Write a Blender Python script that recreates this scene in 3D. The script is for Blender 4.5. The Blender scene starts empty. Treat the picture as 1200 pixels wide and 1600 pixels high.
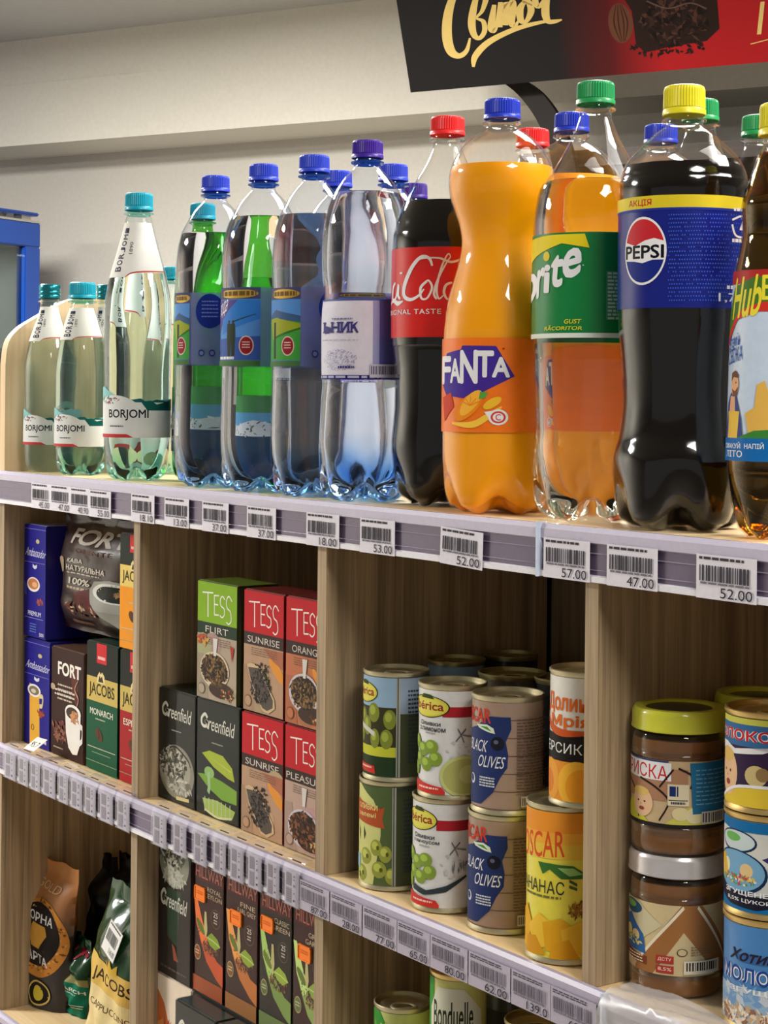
import bpy, bmesh, math, random
from math import sin, cos, pi, asin, atan2, sqrt, radians
from mathutils import Vector, Matrix
from mathutils.geometry import tessellate_polygon
random.seed(7)
SC = bpy.context.scene
COL = SC.collection

# ------------------------------------------------------------------ camera
FPX = 2800.0                      # focal length in pixels of the 1200x1600 frame
PHI, ROLL, CY = 0.606461629, 0.00909970940, 623.359272
DCAM, ZCAM = 0.898013185, 0.0958005480
ZT = 1.40                         # height of the top shelf board
ZM = ZT - 0.34399                 # middle board
ZL = ZT - 0.68200                 # lower board
RT = Vector((sin(PHI), cos(PHI), 0)); FW = Vector((-cos(PHI), sin(PHI), 0)); UP = Vector((0, 0, 1))
CAM = Vector((0, -DCAM, ZT + ZCAM))
_r = cos(ROLL) * RT + sin(ROLL) * UP
_u = -sin(ROLL) * RT + cos(ROLL) * UP
cam_data = bpy.data.cameras.new('camera'); cam = bpy.data.objects.new('camera', cam_data); COL.objects.link(cam)
m = Matrix.Identity(4)
for i in range(3):
    m[i][0] = _r[i]; m[i][1] = _u[i]; m[i][2] = -FW[i]; m[i][3] = CAM[i]
cam.matrix_world = m
cam_data.sensor_fit = 'VERTICAL'; cam_data.sensor_height = 36.0; cam_data.lens = FPX / 1600 * 36.0
cam_data.shift_y = -(800 - CY) / 1600
cam_data.clip_start = 0.05; cam_data.clip_end = 60
SC.camera = cam

# ------------------------------------------------------------------ exposure, world, lamps
SC.view_settings.view_transform = 'Standard'; SC.view_settings.look = 'None'
SC.view_settings.gamma = 1.0; SC.view_settings.use_curve_mapping = False
SC.view_settings.exposure = 0.0
SC.cycles.max_bounces = 14; SC.cycles.transmission_bounces = 12; SC.cycles.transparent_max_bounces = 40
SC.cycles.glossy_bounces = 6; SC.cycles.diffuse_bounces = 4
world = bpy.data.worlds.new('world'); SC.world = world; world.use_nodes = True
world.node_tree.nodes['Background'].inputs[0].default_value = (0.95, 0.94, 0.92, 1)
world.node_tree.nodes['Background'].inputs[1].default_value = 0.33

# the room is turned against the shelving: room frame X right along the far wall, Y away from the camera
RX = 0.873 * RT - 0.488 * FW
RANG = atan2(RX.y, RX.x)
RY = Vector((-sin(RANG), cos(RANG), 0)); RX = Vector((cos(RANG), sin(RANG), 0))
ROOM0 = Vector((0, -DCAM, 0))
CEIL = 2.56
def room(x, y, z): return ROOM0 + RX * x + RY * y + UP * z

def rl(x, y):     # shelf frame to room frame
    v = Vector((x, y, 0)) - ROOM0; return (v.dot(RX), v.dot(RY))
LAMPS = [(*rl(-.74, -.30), 32), (*rl(-1.80, -.85), 36), (*rl(.55, -1.05), 44), (-3.4, 0.2, 160), (-3.5, -1.7, 130), (-.6, .6, 10)]  # first two show in bottle highlights, the rest added to brighten wood and walls
def panel_or_fill(x, y, power, size=0.58):
    d = bpy.data.lights.new('panel_or_fill_lamp', 'AREA'); d.shape = 'SQUARE'; d.size = size
    d.energy = power; d.color = (1.0, 0.972, 0.925)
    o = bpy.data.objects.new('panel_or_fill_lamp', d); COL.objects.link(o)
    o.location = (x, y, CEIL - 0.03); o.rotation_euler = (0, 0, RANG)
    return o
for lx, ly, lp in LAMPS:
    panel_or_fill(lx, ly, lp)

# ------------------------------------------------------------------ helpers: materials
def lin(c):
    out = []
    for v in c[:3]:
        v = v / 255.0
        out.append(v / 12.92 if v <= 0.04045 else ((v + 0.055) / 1.055) ** 2.4)
    return (*out, 1.0)
_M = {}
def ink(c, rough=0.45, metal=0.0, coat=0.0):
    k = ('ink', tuple(c), rough, metal, coat)
    if k in _M: return _M[k]
    mt = bpy.data.materials.new('ink_%d_%d_%d' % tuple(c[:3])); mt.use_nodes = True
    nt = mt.node_tree; b = nt.nodes['Principled BSDF']
    n = nt.nodes.new('ShaderNodeTexNoise'); n.inputs['Scale'].default_value = 60
    tc = nt.nodes.new('ShaderNodeTexCoord'); nt.links.new(tc.outputs['Object'], n.inputs['Vector'])
    mx = nt.nodes.new('ShaderNodeMix'); mx.data_type = 'RGBA'
    l = lin(c); mx.inputs[6].default_value = l; mx.inputs[7].default_value = tuple(v * 0.86 for v in l[:3]) + (1,)
    nt.links.new(n.outputs['Fac'], mx.inputs[0]); nt.links.new(mx.outputs[2], b.inputs['Base Color'])
    b.inputs['Roughness'].default_value = rough; b.inputs['Metallic'].default_value = metal
    b.inputs['Coat Weight'].default_value = coat; b.inputs['Coat Roughness'].default_value = 0.08
    b.inputs['Specular IOR Level'].default_value = 0.10
    _M[k] = mt; return mt
def plain(name, c, rough=0.5, metal=0.0, coat=0.0, bump=0.0, scale=200, spec=0.28, sss=0.0):
    k = (name,)
    if k in _M: return _M[k]
    mt = bpy.data.materials.new(name); mt.use_nodes = True
    nt = mt.node_tree; b = nt.nodes['Principled BSDF']
    b.inputs['Base Color'].default_value = lin(c); b.inputs['Roughness'].default_value = rough
    b.inputs['Metallic'].default_value = metal; b.inputs['Coat Weight'].default_value = coat
    b.inputs['Specular IOR Level'].default_value = spec
    if sss:
        b.inputs['Subsurface Weight'].default_value = sss; b.inputs['Subsurface Scale'].default_value = 0.02
    n = nt.nodes.new('ShaderNodeTexNoise'); n.inputs['Scale'].default_value = scale
    tc = nt.nodes.new('ShaderNodeTexCoord'); nt.links.new(tc.outputs['Object'], n.inputs['Vector'])
    if bump:
        bp = nt.nodes.new('ShaderNodeBump'); bp.inputs['Strength'].default_value = bump; bp.inputs['Distance'].default_value = 0.001
        nt.links.new(n.outputs['Fac'], bp.inputs['Height']); nt.links.new(bp.outputs['Normal'], b.inputs['Normal'])
    mx = nt.nodes.new('ShaderNodeMix'); mx.data_type = 'RGBA'; l = lin(c)
    mx.inputs[6].default_value = tuple(min(1, v * 1.05) for v in l[:3]) + (1,); mx.inputs[7].default_value = tuple(v * 0.9 for v in l[:3]) + (1,)
    nt.links.new(n.outputs['Fac'], mx.inputs[0]); nt.links.new(mx.outputs[2], b.inputs['Base Color'])
    _M[k] = mt; return mt
def wood(name, c1, c2, axis=2, fine=1.0, rough=0.55):
    if (name,) in _M: return _M[(name,)]
    mt = bpy.data.materials.new(name); mt.use_nodes = True
    nt = mt.node_tree; b = nt.nodes['Principled BSDF']
    tc = nt.nodes.new('ShaderNodeTexCoord'); mp = nt.nodes.new('ShaderNodeMapping')
    s = [95.0, 95.0, 95.0]; s[axis] = 2.6; mp.inputs['Scale'].default_value = s
    nt.links.new(tc.outputs['Object'], mp.inputs['Vector'])
    n1 = nt.nodes.new('ShaderNodeTexNoise'); n1.inputs['Scale'].default_value = 1.0; n1.inputs['Detail'].default_value = 6; n1.inputs['Distortion'].default_value = 0.6
    n2 = nt.nodes.new('ShaderNodeTexNoise'); n2.inputs['Scale'].default_value = 4.5 * fine; n2.inputs['Detail'].default_value = 4
    nt.links.new(mp.outputs[0], n1.inputs['Vector']); nt.links.new(mp.outputs[0], n2.inputs['Vector'])
    ad = nt.nodes.new('ShaderNodeMath'); ad.operation = 'ADD'
    m2 = nt.nodes.new('ShaderNodeMath'); m2.operation = 'MULTIPLY'; m2.inputs[1].default_value = 0.5
    nt.links.new(n2.outputs['Fac'], m2.inputs[0]); nt.links.new(n1.outputs['Fac'], ad.inputs[0]); nt.links.new(m2.outputs[0], ad.inputs[1])
    cr = nt.nodes.new('ShaderNodeValToRGB'); cr.color_ramp.elements[0].position = 0.55; cr.color_ramp.elements[1].position = 0.92
    cr.color_ramp.elements[0].color = lin(c2); cr.color_ramp.elements[1].color = lin(c1)
    nt.links.new(ad.outputs[0], cr.inputs[0]); nt.links.new(cr.outputs[0], b.inputs['Base Color'])
    bp = nt.nodes.new('ShaderNodeBump'); bp.inputs['Strength'].default_value = 0.15; bp.inputs['Distance'].default_value = 0.001
    nt.links.new(ad.outputs[0], bp.inputs['Height']); nt.links.new(bp.outputs['Normal'], b.inputs['Normal'])
    b.inputs['Roughness'].default_value = rough
    _M[(name,)] = mt; return mt
def film(name, tint, gloss=1.0, rough=0.02, cloud=0.0, blend=0.22, milk=(0.8, 0.8, 0.8), base=None):
    """thin clear plastic: tinted see-through surface with a fresnel sheen"""
    if (name,) in _M: return _M[(name,)]
    mt = bpy.data.materials.new(name); mt.use_nodes = True; nt = mt.node_tree
    for nd in list(nt.nodes): nt.nodes.remove(nd)
    out = nt.nodes.new('ShaderNodeOutputMaterial')
    tr = nt.nodes.new('ShaderNodeBsdfTransparent'); tr.inputs[0].default_value = (*tint, 1)
    gl = nt.nodes.new('ShaderNodeBsdfGlossy'); gl.inputs['Roughness'].default_value = rough
    gl.inputs[0].default_value = (gloss, gloss, gloss, 1)
    lw = nt.nodes.new('ShaderNodeLayerWeight'); lw.inputs[0].default_value = blend
    n = nt.nodes.new('ShaderNodeTexNoise'); n.inputs['Scale'].default_value = 45; n.inputs['Detail'].default_value = 2
    tc = nt.nodes.new('ShaderNodeTexCoord'); nt.links.new(tc.outputs['Object'], n.inputs['Vector'])
    bp = nt.nodes.new('ShaderNodeBump'); bp.inputs['Strength'].default_value = 0.08; bp.inputs['Distance'].default_value = 0.002
    nt.links.new(n.outputs['Fac'], bp.inputs['Height']); nt.links.new(bp.outputs['Normal'], gl.inputs['Normal']); nt.links.new(bp.outputs['Normal'], lw.inputs['Normal'])
    lw.inputs[0].default_value = .5
    pw = nt.nodes.new('ShaderNodeMath'); pw.operation = 'POWER'; pw.inputs[1].default_value = 3.6; nt.links.new(lw.outputs['Facing'], pw.inputs[0])
    ma = nt.nodes.new('ShaderNodeMath'); ma.operation = 'MULTIPLY_ADD'; ma.inputs[1].default_value = .75; ma.inputs[2].default_value = blend * .12; nt.links.new(pw.outputs[0], ma.inputs[0])
    mx = nt.nodes.new('ShaderNodeMixShader'); nt.links.new(ma.outputs[0], mx.inputs[0])
    nt.links.new(tr.outputs[0], mx.inputs[1]); nt.links.new(gl.outputs[0], mx.inputs[2])
    last = mx
    if base:     # thick tinted plastic in the foot of the bottle
        sp = nt.nodes.new('ShaderNodeSeparateXYZ'); nt.links.new(tc.outputs['Object'], sp.inputs[0])
        mr = nt.nodes.new('ShaderNodeMapRange'); mr.inputs[1].default_value = .006; mr.inputs[2].default_value = .05; nt.links.new(sp.outputs[2], mr.inputs[0])
        mc = nt.nodes.new('ShaderNodeMix'); mc.data_type = 'RGBA'; mc.inputs[6].default_value = (*base, 1); mc.inputs[7].default_value = (*tint, 1)
        nt.links.new(mr.outputs[0], mc.inputs[0]); nt.links.new(mc.outputs[2], tr.inputs[0])
    if cloud:
        df = nt.nodes.new('ShaderNodeBsdfDiffuse'); df.inputs[0].default_value = (*milk, 1)
        m2 = nt.nodes.new('ShaderNodeMixShader'); m2.inputs[0].default_value = cloud
        nt.links.new(mx.outputs[0], m2.inputs[1]); nt.links.new(df.outputs[0], m2.inputs[2]); last = m2
    nt.links.new(last.outputs[0], out.inputs[0]); _M[(name,)] = mt; return mt
def fluid(name, tint, ior=1.33):
    if (name,) in _M: return _M[(name,)]
    mt = bpy.data.materials.new(name); mt.use_nodes = True; nt = mt.node_tree
    for nd in list(nt.nodes): nt.nodes.remove(nd)
    out = nt.nodes.new('ShaderNodeOutputMaterial')
    g = nt.nodes.new('ShaderNodeBsdfGlass'); g.inputs['Color'].default_value = (*tint, 1); g.inputs['Roughness'].default_value = 0.0
    g.inputs['IOR'].default_value = ior
    n = nt.nodes.new('ShaderNodeTexNoise'); n.inputs['Scale'].default_value = 30
    tc = nt.nodes.new('ShaderNodeTexCoord'); nt.links.new(tc.outputs['Object'], n.inputs['Vector'])
    bp = nt.nodes.new('ShaderNodeBump'); bp.inputs['Strength'].default_value = 0.05; bp.inputs['Distance'].default_value = 0.002
    nt.links.new(n.outputs['Fac'], bp.inputs['Height']); nt.links.new(bp.outputs['Normal'], g.inputs['Normal'])
    nt.links.new(g.outputs[0], out.inputs[0]); _M[(name,)] = mt; return mt

# ------------------------------------------------------------------ helpers: objects
def mesh_obj(name, verts, faces, mats, parent=None, midx=None, smooth=False):
    me = bpy.data.meshes.new(name); me.from_pydata([tuple(v) for v in verts], [], faces)
    for mt in mats: me.materials.append(mt)
    if midx:
        me.polygons.foreach_set('material_index', midx)
    if smooth: me.polygons.foreach_set('use_smooth', [True] * len(me.polygons))
    me.update()
    if smooth: me.set_sharp_from_angle(angle=radians(48))
    o = bpy.data.objects.new(name, me); COL.objects.link(o)
    if parent is not None: o.parent = parent
    return o
def tag(o, label=None, cat=None, group=None, kind=None):
    if label: o['label'] = label
    if cat: o['category'] = cat
    if group: o['group'] = group
    if kind: o['kind'] = kind
    return o
def thing(name, label, cat, loc, rz=0.0, group=None, rot=None):
    o = bpy.data.objects.new(name, None); COL.objects.link(o); o.empty_display_size = 0.02
    o.location = loc; o.rotation_euler = rot if rot else (0, 0, rz)
    return tag(o, label, cat, group)
def copy_thing(root, loc, rz, label, group=None):
    r = root.copy(); COL.objects.link(r); r.location = loc; r.rotation_euler = (0, 0, rz); r['label'] = label
    if group: r['group'] = group
    for c in list(root.children):
        d = c.copy(); COL.objects.link(d); d.parent = r
        for g in c.children:
            e = g.copy(); COL.objects.link(e); e.parent = d
    return r
def facing(x, y): return atan2(-x, DCAM + y)      # local -Y turned towards the aisle where the shopper stands
def ray(px, py):
    dx, dy = px - 600, py - CY; c, s = cos(ROLL), sin(ROLL)
    return FW * FPX + RT * (c * dx + s * dy) - UP * (-s * dx + c * dy)
def on_y(px, py, y):
    d = ray(px, py); t = (y - CAM.y) / d.y; return CAM + d * t
def boxmesh(x0, x1, y0, y1, z0, z1, bev=0.0):
    bm = bmesh.new(); bmesh.ops.create_cube(bm, size=1.0)
    for v in bm.verts:
        v.co = Vector((x0 + (v.co.x + .5) * (x1 - x0), y0 + (v.co.y + .5) * (y1 - y0), z0 + (v.co.z + .5) * (z1 - z0)))
    if bev: bmesh.ops.bevel(bm, geom=list(bm.edges), offset=bev, segments=2, affect='EDGES')
    bm.normal_update(); V = [v.co.copy() for v in bm.verts]; F = [[v.index for v in f.verts] for f in bm.faces]
    bm.verts.index_update(); F = [[v.index for v in f.verts] for f in bm.faces]; bm.free(); return V, F
def box(name, x0, x1, y0, y1, z0, z1, mat, parent=None, bev=0.0):
    V, F = boxmesh(x0, x1, y0, y1, z0, z1, bev); return mesh_obj(name, V, F, [mat], parent)
class MB:
    def __init__(s): s.V, s.F, s.I, s.M = [], [], [], []
    def add(s, V, F, mat):
        if mat not in s.M: s.M.append(mat)
        k = len(s.V); s.V += [tuple(v) for v in V]; s.F += [[i + k for i in f] for f in F]; s.I += [s.M.index(mat)] * len(F)
    def box(s, x0, x1, y0, y1, z0, z1, mat, bev=0.0): s.add(*boxmesh(x0, x1, y0, y1, z0, z1, bev), mat)
    def build(s, name, parent=None, smooth=False): return mesh_obj(name, s.V, s.F, s.M, parent, s.I, smooth)
def smoothp(P, k=4):
    out = []
    for i in range(len(P) - 1):
        p0 = P[max(i - 1, 0)]; p1 = P[i]; p2 = P[i + 1]; p3 = P[min(i + 2, len(P) - 1)]
        for j in range(k):
            t = j / k
            out.append(tuple(0.5 * ((2 * b) + (-a + c) * t + (2 * a - 5 * b + 4 * c - d) * t * t + (-a + 3 * b - 3 * c + d) * t ** 3) for a, b, c, d in zip(p0, p1, p2, p3)))
    out.append(tuple(P[-1])); return out
def lathe(P, n=48, petal=0.0, pz=0.0, lobes=5, ph=0.0, close=False, ridge=None):
    """P: (r, z) pairs; petal: lift between the feet of a blown base below height pz"""
    V, F = [], []
    for (r, z) in P:
        for k in range(n):
            a = 2 * pi * k / n; rr, zz = r, z
            if petal and z < pz:
                w = 1 - z / pz; v = 0.5 + 0.5 * cos(lobes * a + ph); v = v ** 1.5
                q = min(1.0, max(0.0, r / max(1e-6, max(p[0] for p in P)) - 0.25) / 0.35)
                zz = z + petal * v * w * w * q; rr = r * (1 - 0.16 * v * w * q)
            if ridge and ridge[0] <= z <= ridge[1]: rr = r - (0.0006 if k % 2 else 0.0)
            V.append((rr * sin(a), -rr * cos(a), zz))
    for i in range(len(P) - 1):
        for k in range(n):
            a, b = i * n + k, i * n + (k + 1) % n
            F.append([a, b, b + n, a + n])
    if close:
        F.append(list(range(n))[::-1]); F.append([(len(P) - 1) * n + k for k in range(n)])
    return V, F

# ------------------------------------------------------------------ helpers: printed art laid on surfaces
_T = {}
def glyphs(s, bold=0.0, space=1.0):
    k = (s, bold, space)
    if k in _T: return _T[k]
    cu = bpy.data.curves.new('t', 'FONT'); cu.body = s; cu.space_character = space; cu.resolution_u = 3; cu.fill_mode = 'FRONT' if hasattr(cu, 'fill_mode') else cu.fill_mode
    ob = bpy.data.objects.new('t', cu); COL.objects.link(ob)
    dg = bpy.context.evaluated_depsgraph_get(); dg.update()
    me = bpy.data.meshes.new_from_object(ob.evaluated_get(dg))
    vs = [(v.co.x, v.co.y) for v in me.vertices]
    me.calc_loop_triangles(); ts = [tuple(vs[i] for i in t.vertices) for t in me.loop_triangles]
    bpy.data.objects.remove(ob); bpy.data.curves.remove(cu); bpy.data.meshes.remove(me)
    if not vs: vs = [(0, 0), (1, 1)]
    x0 = min(v[0] for v in vs); x1 = max(v[0] for v in vs); y0 = min(v[1] for v in vs); y1 = max(v[1] for v in vs)
    if bold > 0:    # heavier letters: the same outline laid down again around its place
        e = bold * .5; ts = [tuple((x + dx * e, y + dy * e) for x, y in t) for dx, dy in ((0, 0), (.7, .7), (-.7, .7), (.7, -.7), (-.7, -.7), (1, 0), (-1, 0), (0, 1), (0, -1)) for t in ts]
        x0 -= e; x1 += e; y0 -= e; y1 += e
    _T[k] = [tuple(((x - x0) / (x1 - x0 + 1e-9), (y - y0) / (y1 - y0 + 1e-9)) for x, y in t) for t in ts]
    return _T[k]
def clip(poly, ax, lo, hi):
    def half(P, s, c):
        out = []
        for i in range(len(P)):
            a, b = P[i], P[(i + 1) % len(P)]; da, db = s * (a[ax] - c), s * (b[ax] - c)
            if da >= 0: out.append(a)
            if (da > 0 > db) or (da < 0 < db):
                t = da / (da - db); out.append((a[0] + t * (b[0] - a[0]), a[1] + t * (b[1] - a[1])))
        return out
    P = half(poly, 1, lo)
    return half(P, -1, hi) if len(P) > 2 else []
class Art:
    """a sheet of print: coordinates a (across) and b (down from the top edge), later laid on a surface"""
    def __init__(s, clipbox=None): s.items = []; s.layer = 0; s.cb = clipbox
    def up(s, n=1): return s
    def tri(s, P, mat):
        if s.cb:
            P = clip(P, 0, s.cb[0], s.cb[1])
            if len(P) > 2: P = clip(P, 1, s.cb[2], s.cb[3])
        if len(P) > 2: s.items.append((P, mat, s.layer))
    def rect(s, a0, b0, a1, b1, c, **k): s.layer += 1; s.tri([(a0, b0), (a1, b0), (a1, b1), (a0, b1)], ink(c, **k) if isinstance(c, tuple) else c)
    def poly(s, P, c, **k):
        s.layer += 1
        mt = ink(c, **k) if isinstance(c, tuple) else c
        for t in tessellate_polygon([[Vector((x, y, 0)) for x, y in P]]): s.tri([P[i] for i in t], mt)
    def ell(s, ca, cb, ra, rb, c, n=20, rot=0.0, a0=0, a1=2 * pi, asp=1.0, **k):
        s.layer += 1
        mt = ink(c, **k) if isinstance(c, tuple) else c; P = []
        for i in range(n):
            t = a0 + (a1 - a0) * i / (n if a1 - a0 > 6.28 else n - 1); x, y = ra * cos(t), rb * sin(t)
            P.append((ca + x * cos(rot) - y * sin(rot) / asp, cb + (x * sin(rot) * asp + y * cos(rot))))
        s.tri(P, mt)
    def stroke(s, P, w, c, k=6, asp=1.0, **kw):
        s.layer += 1
        """P: points (a, b[, relative width]); asp: unit length of b over a"""
        mt = ink(c, **kw) if isinstance(c, tuple) else c
        Q = smoothp([(p[0], p[1], p[2] if len(p) > 2 else 1.0) for p in P], k); L = []
        for i, (x, y, r) in enumerate(Q):
            x0, y0, _ = Q[max(i - 1, 0)]; x1, y1, _ = Q[min(i + 1, len(Q) - 1)]
            dx, dy = x1 - x0, (y1 - y0) * asp; d = sqrt(dx * dx + dy * dy) or 1
            L.append(((x - dy / d * w * r / 2, y + dx / d * w * r / 2 / asp), (x + dy / d * w * r / 2, y - dx / d * w * r / 2 / asp)))
        for (p, q), (p2, q2) in zip(L, L[1:]):
            s.tri([p, q, q2], mt); s.tri([p, q2, p2], mt)
    def text(s, t, a0, b0, a1, b1, c, bold=0.0, shear=0.0, slope=0.0, space=1.0, **k):
        s.layer += 1
        """fits the words into the box; shear leans them, slope tilts the base line"""
        mt = ink(c, **k) if isinstance(c, tuple) else c
        G = glyphs(t, bold, space); n9 = max(1, len(G) // 9) if bold > 0 else len(G) + 1; L0 = s.layer
        for i9, tr in enumerate(G):
            s.layer = L0 + .11 * (i9 // n9)
            s.tri([(a0 + (x + shear * y) * (a1 - a0), b1 + (b0 - b1) * y + slope * x) for x, y in tr], mt)
        s.layer = L0 + 1
    def specks(s, ca, cb, ra, rb, n, size, cols, asp=1.0, rnd=None):
        s.layer += 1
        R = random.Random(rnd if rnd is not None else int(ca * 997 + cb * 131 + n))
        for _ in range(n):
            t = R.random() * 2 * pi; q = sqrt(R.random()); x = ca + ra * q * cos(t); y = cb + rb * q * sin(t)
            g = R.random() * pi; l = size * R.uniform(.6, 1.5); w = size * R.uniform(.25, .7)
            P = [(x + l * cos(g), y + l * sin(g) * asp), (x - w * sin(g), y + w * cos(g) * asp), (x - l * cos(g), y - l * sin(g) * asp), (x + w * sin(g), y - w * cos(g) * asp)]
            s.layer += .015; s.tri(P, ink(R.choice(cols)))
    def lines(s, a0, b0, a1, b1, n, c, fill=0.45, rnd=3):
        R = random.Random(rnd)
        for i in range(n):
            y = b0 + (b1 - b0) * i / n; x = a0
            while x < a1 - 0.02 * abs(a1 - a0):
                l = (a1 - a0) * R.uniform(.06, .2); e = min(a1, x + l)
                s.rect(x, y, e, y + (b1 - b0) / n * fill, c); x = e + (a1 - a0) * .03
    def bars(s, a0, b0, a1, b1, c, n=26, rnd=5):
        R = random.Random(rnd); x = a0; st = (a1 - a0) / n
        while x < a1 - st:
            w = st * R.uniform(.35, 1.1); s.rect(x, b0, x + w, b1, c); x += w + st * R.uniform(.3, .8)
    def build(s, name, parent, fn, ua=None, ub=None, eps=0.00028, dl=0.000016):
        mb = MB()
        for P, mt, ly in s.items:
            parts = [P]
            for ax, st in ((0, ua), (1, ub)):
                if not st: continue
                nxt = []
                for Q in parts:
                    lo = min(q[ax] for q in Q); hi = max(q[ax] for q in Q)
                    if hi - lo <= st * 1.3: nxt.append(Q); continue
                    k0, k1 = math.floor(lo / st), math.ceil(hi / st)
                    for k in range(k0, k1):
                        c = clip(Q, ax, k * st, (k + 1) * st)
                        if len(c) > 2: nxt.append(c)
                parts = nxt
            for Q in parts:
                mb.add([fn(a, b, eps + dl * ly) for a, b in Q], [list(range(len(Q)))], mt)
        if not mb.V: return None
        o = mb.build(name, parent)
        bm = bmesh.new(); bm.from_mesh(o.data); bmesh.ops.remove_doubles(bm, verts=bm.verts, dist=1e-6); bm.to_mesh(o.data); bm.free()
        return o

# ------------------------------------------------------------------ the room
wall_m = plain('wall_paint', (190, 186, 177), 0.85, bump=0.05, scale=90)
soff_m = plain('soffit_paint', (202, 198, 186), 0.8, bump=0.05, scale=90)
ceil_m = plain('ceiling_paint', (176, 175, 170), 0.9, bump=0.05, scale=60)
def place_room(o): o.location = ROOM0; o.rotation_euler = (0, 0, RANG); return o
def struct(name, x0, x1, y0, y1, z0, z1, mat): return tag(place_room(box(name, x0, x1, y0, y1, z0, z1, mat)), kind='structure')
struct('wall_back', -4.6, 3.6, 4.40, 4.50, 0, CEIL, wall_m)
struct('wall_left', -4.6, -4.5, -3.6, 4.40, 0, CEIL, wall_m)
struct('trim_1', -4.5, 3.6, 4.147, 4.40, 2.245, CEIL, soff_m)          # boxed-in duct along the far wall
struct('ceiling', -4.6, 3.6, -3.6, 4.50, CEIL, CEIL + 0.06, ceil_m)
fl = plain('floor_tile', (150, 142, 130), 0.35, scale=3)
struct('floor', -4.6, 3.6, -3.6, 4.50, -0.05, 0, fl)
struct('baseboard_back', -4.5, 3.6, 4.385, 4.40, 0, 0.08, plain('skirting', (120, 112, 104), 0.5))
o = mesh_obj('trim_2', *boxmesh(-4.5, -3.1, 4.1455, 4.147, 2.427, 2.4285), [soff_m]); place_room(o); tag(o, kind='structure')

# blue framed drinks cooler at the end of the aisle (its glass door faces right)
fr = thing('drinks_cooler', 'tall blue framed drinks cooler with a glass door beyond the end of the shelf', 'cooler', room(-3.41, 4.05, 0), RANG)
bl = plain('cooler_blue', (20, 66, 150), 0.35, coat=0.3); gy = plain('cooler_inside', (150, 152, 148), 0.6)
cb = MB(); W_, D_, H_ = 0.76, 0.62, 1.995
cb.box(-D_, -0.04, -W_, 0, 0.0, 0.16, bl); cb.box(-D_, -0.04, -W_, 0, H_ - 0.06, H_, bl)
cb.box(-D_, -0.04, -0.03, 0, 0.16, H_ - 0.06, bl); cb.box(-D_, -0.04, -W_, -W_ + 0.03, 0.16, H_ - 0.06, bl); cb.box(-D_, -D_ + 0.02, -W_ + .03, -0.03, 0.16, H_ - 0.06, gy)
cb.box(-D_ + .02, -.05, -.036, -.031, .16, H_ - .06, gy); cb.box(-D_ + .02, -.05, -W_ + .031, -W_ + .036, .16, H_ - .06, gy); cb.box(-D_ + .02, -.05, -W_ + .036, -.036, H_ - .068, H_ - .061, gy)
cb.build('cabinet', fr)
df = MB()
for (a, b, c, d) in ((-W_, 0, H_ - 0.07, H_), (-W_, 0, 0.1, 0.17), (-0.065, 0, 0.17, H_ - 0.07), (-W_, -W_ + 0.065, 0.17, H_ - 0.07)):
    df.box(-0.035, 0.0, a, b, c, d, bl, 0.003)
dr = df.build('door', fr)
box('door_pane', -0.02, -0.014, -W_ + .066, -0.066, 0.171, H_ - 0.071, film('door_glass', (.62, .66, .65), blend=.3), dr)
box('door_handle', 0.0, 0.03, -W_ + .02, -W_ + .045, 0.9, 1.3, plain('handle_grey', (90, 95, 100), 0.4), dr)
for i, z in enumerate((0.55, 0.95, 1.3, 1.62)):
    box('wire_shelf', -D_ + 0.03, -0.06, -W_ + .04, -0.04, z, z + 0.012, plain('shelf_wire', (165, 168, 165), 0.5), fr)
cl_ = bpy.data.lights.new('cooler_fill_lamp', 'AREA'); cl_.shape = 'RECTANGLE'; cl_.size = .05; cl_.size_y = .5; cl_.energy = 2.2  # unseen fill lamp, added to lighten the view through the pane
clo = bpy.data.objects.new('cooler_fill_lamp', cl_); COL.objects.link(clo); clo.parent = fr; clo.location = (-.2, -.38, H_ - .075)
hc = MB(); hc.box(-.16, -.0, -.2, -.0, 0, .006, plain('metal_bit', (190, 190, 185), .3, .8))
hc.box(-.15, .0, -.20, -.004, .020, .030, bl, .004); hc.box(-.10, -.06, -.12, -.08, .006, .020, plain('metal_bit', (190, 190, 185), .3, .8)); hc.box(-.05, -.02, -.06, -.02, .006, .020, plain('metal_bit', (190, 190, 185), .3, .8))
h = hc.build('hinge_cover', fr); h.location = (0, 0, H_)

# dark display cabinet against the far wall, right
dk = wood('dark_brown_wood', (62, 47, 36), (36, 26, 20), 0); dk2 = plain('cabinet_dark', (30, 25, 22), 0.6)
dc = thing('display_cabinet', 'dark brown open display cabinet against the far wall behind the soft drinks', 'cabinet', room(-1.86, 4.0, 0), RANG)
mb = MB(); Lc = 2.6
mb.box(0, Lc, 0, .38, 2.06, 2.10, dk); mb.box(0, .03, 0, .38, 0, 2.06, dk); mb.box(Lc - .03, Lc, 0, .38, 0, 2.06, dk); mb.box(.03, Lc - .03, .36, .38, 0, 2.06, dk2)
mb.build('carcass', dc)
for z in (0.4, .85, 1.3, 1.72): box('shelf', .03, Lc - .03, .01, .36, z, z + .025, dk, dc)
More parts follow.
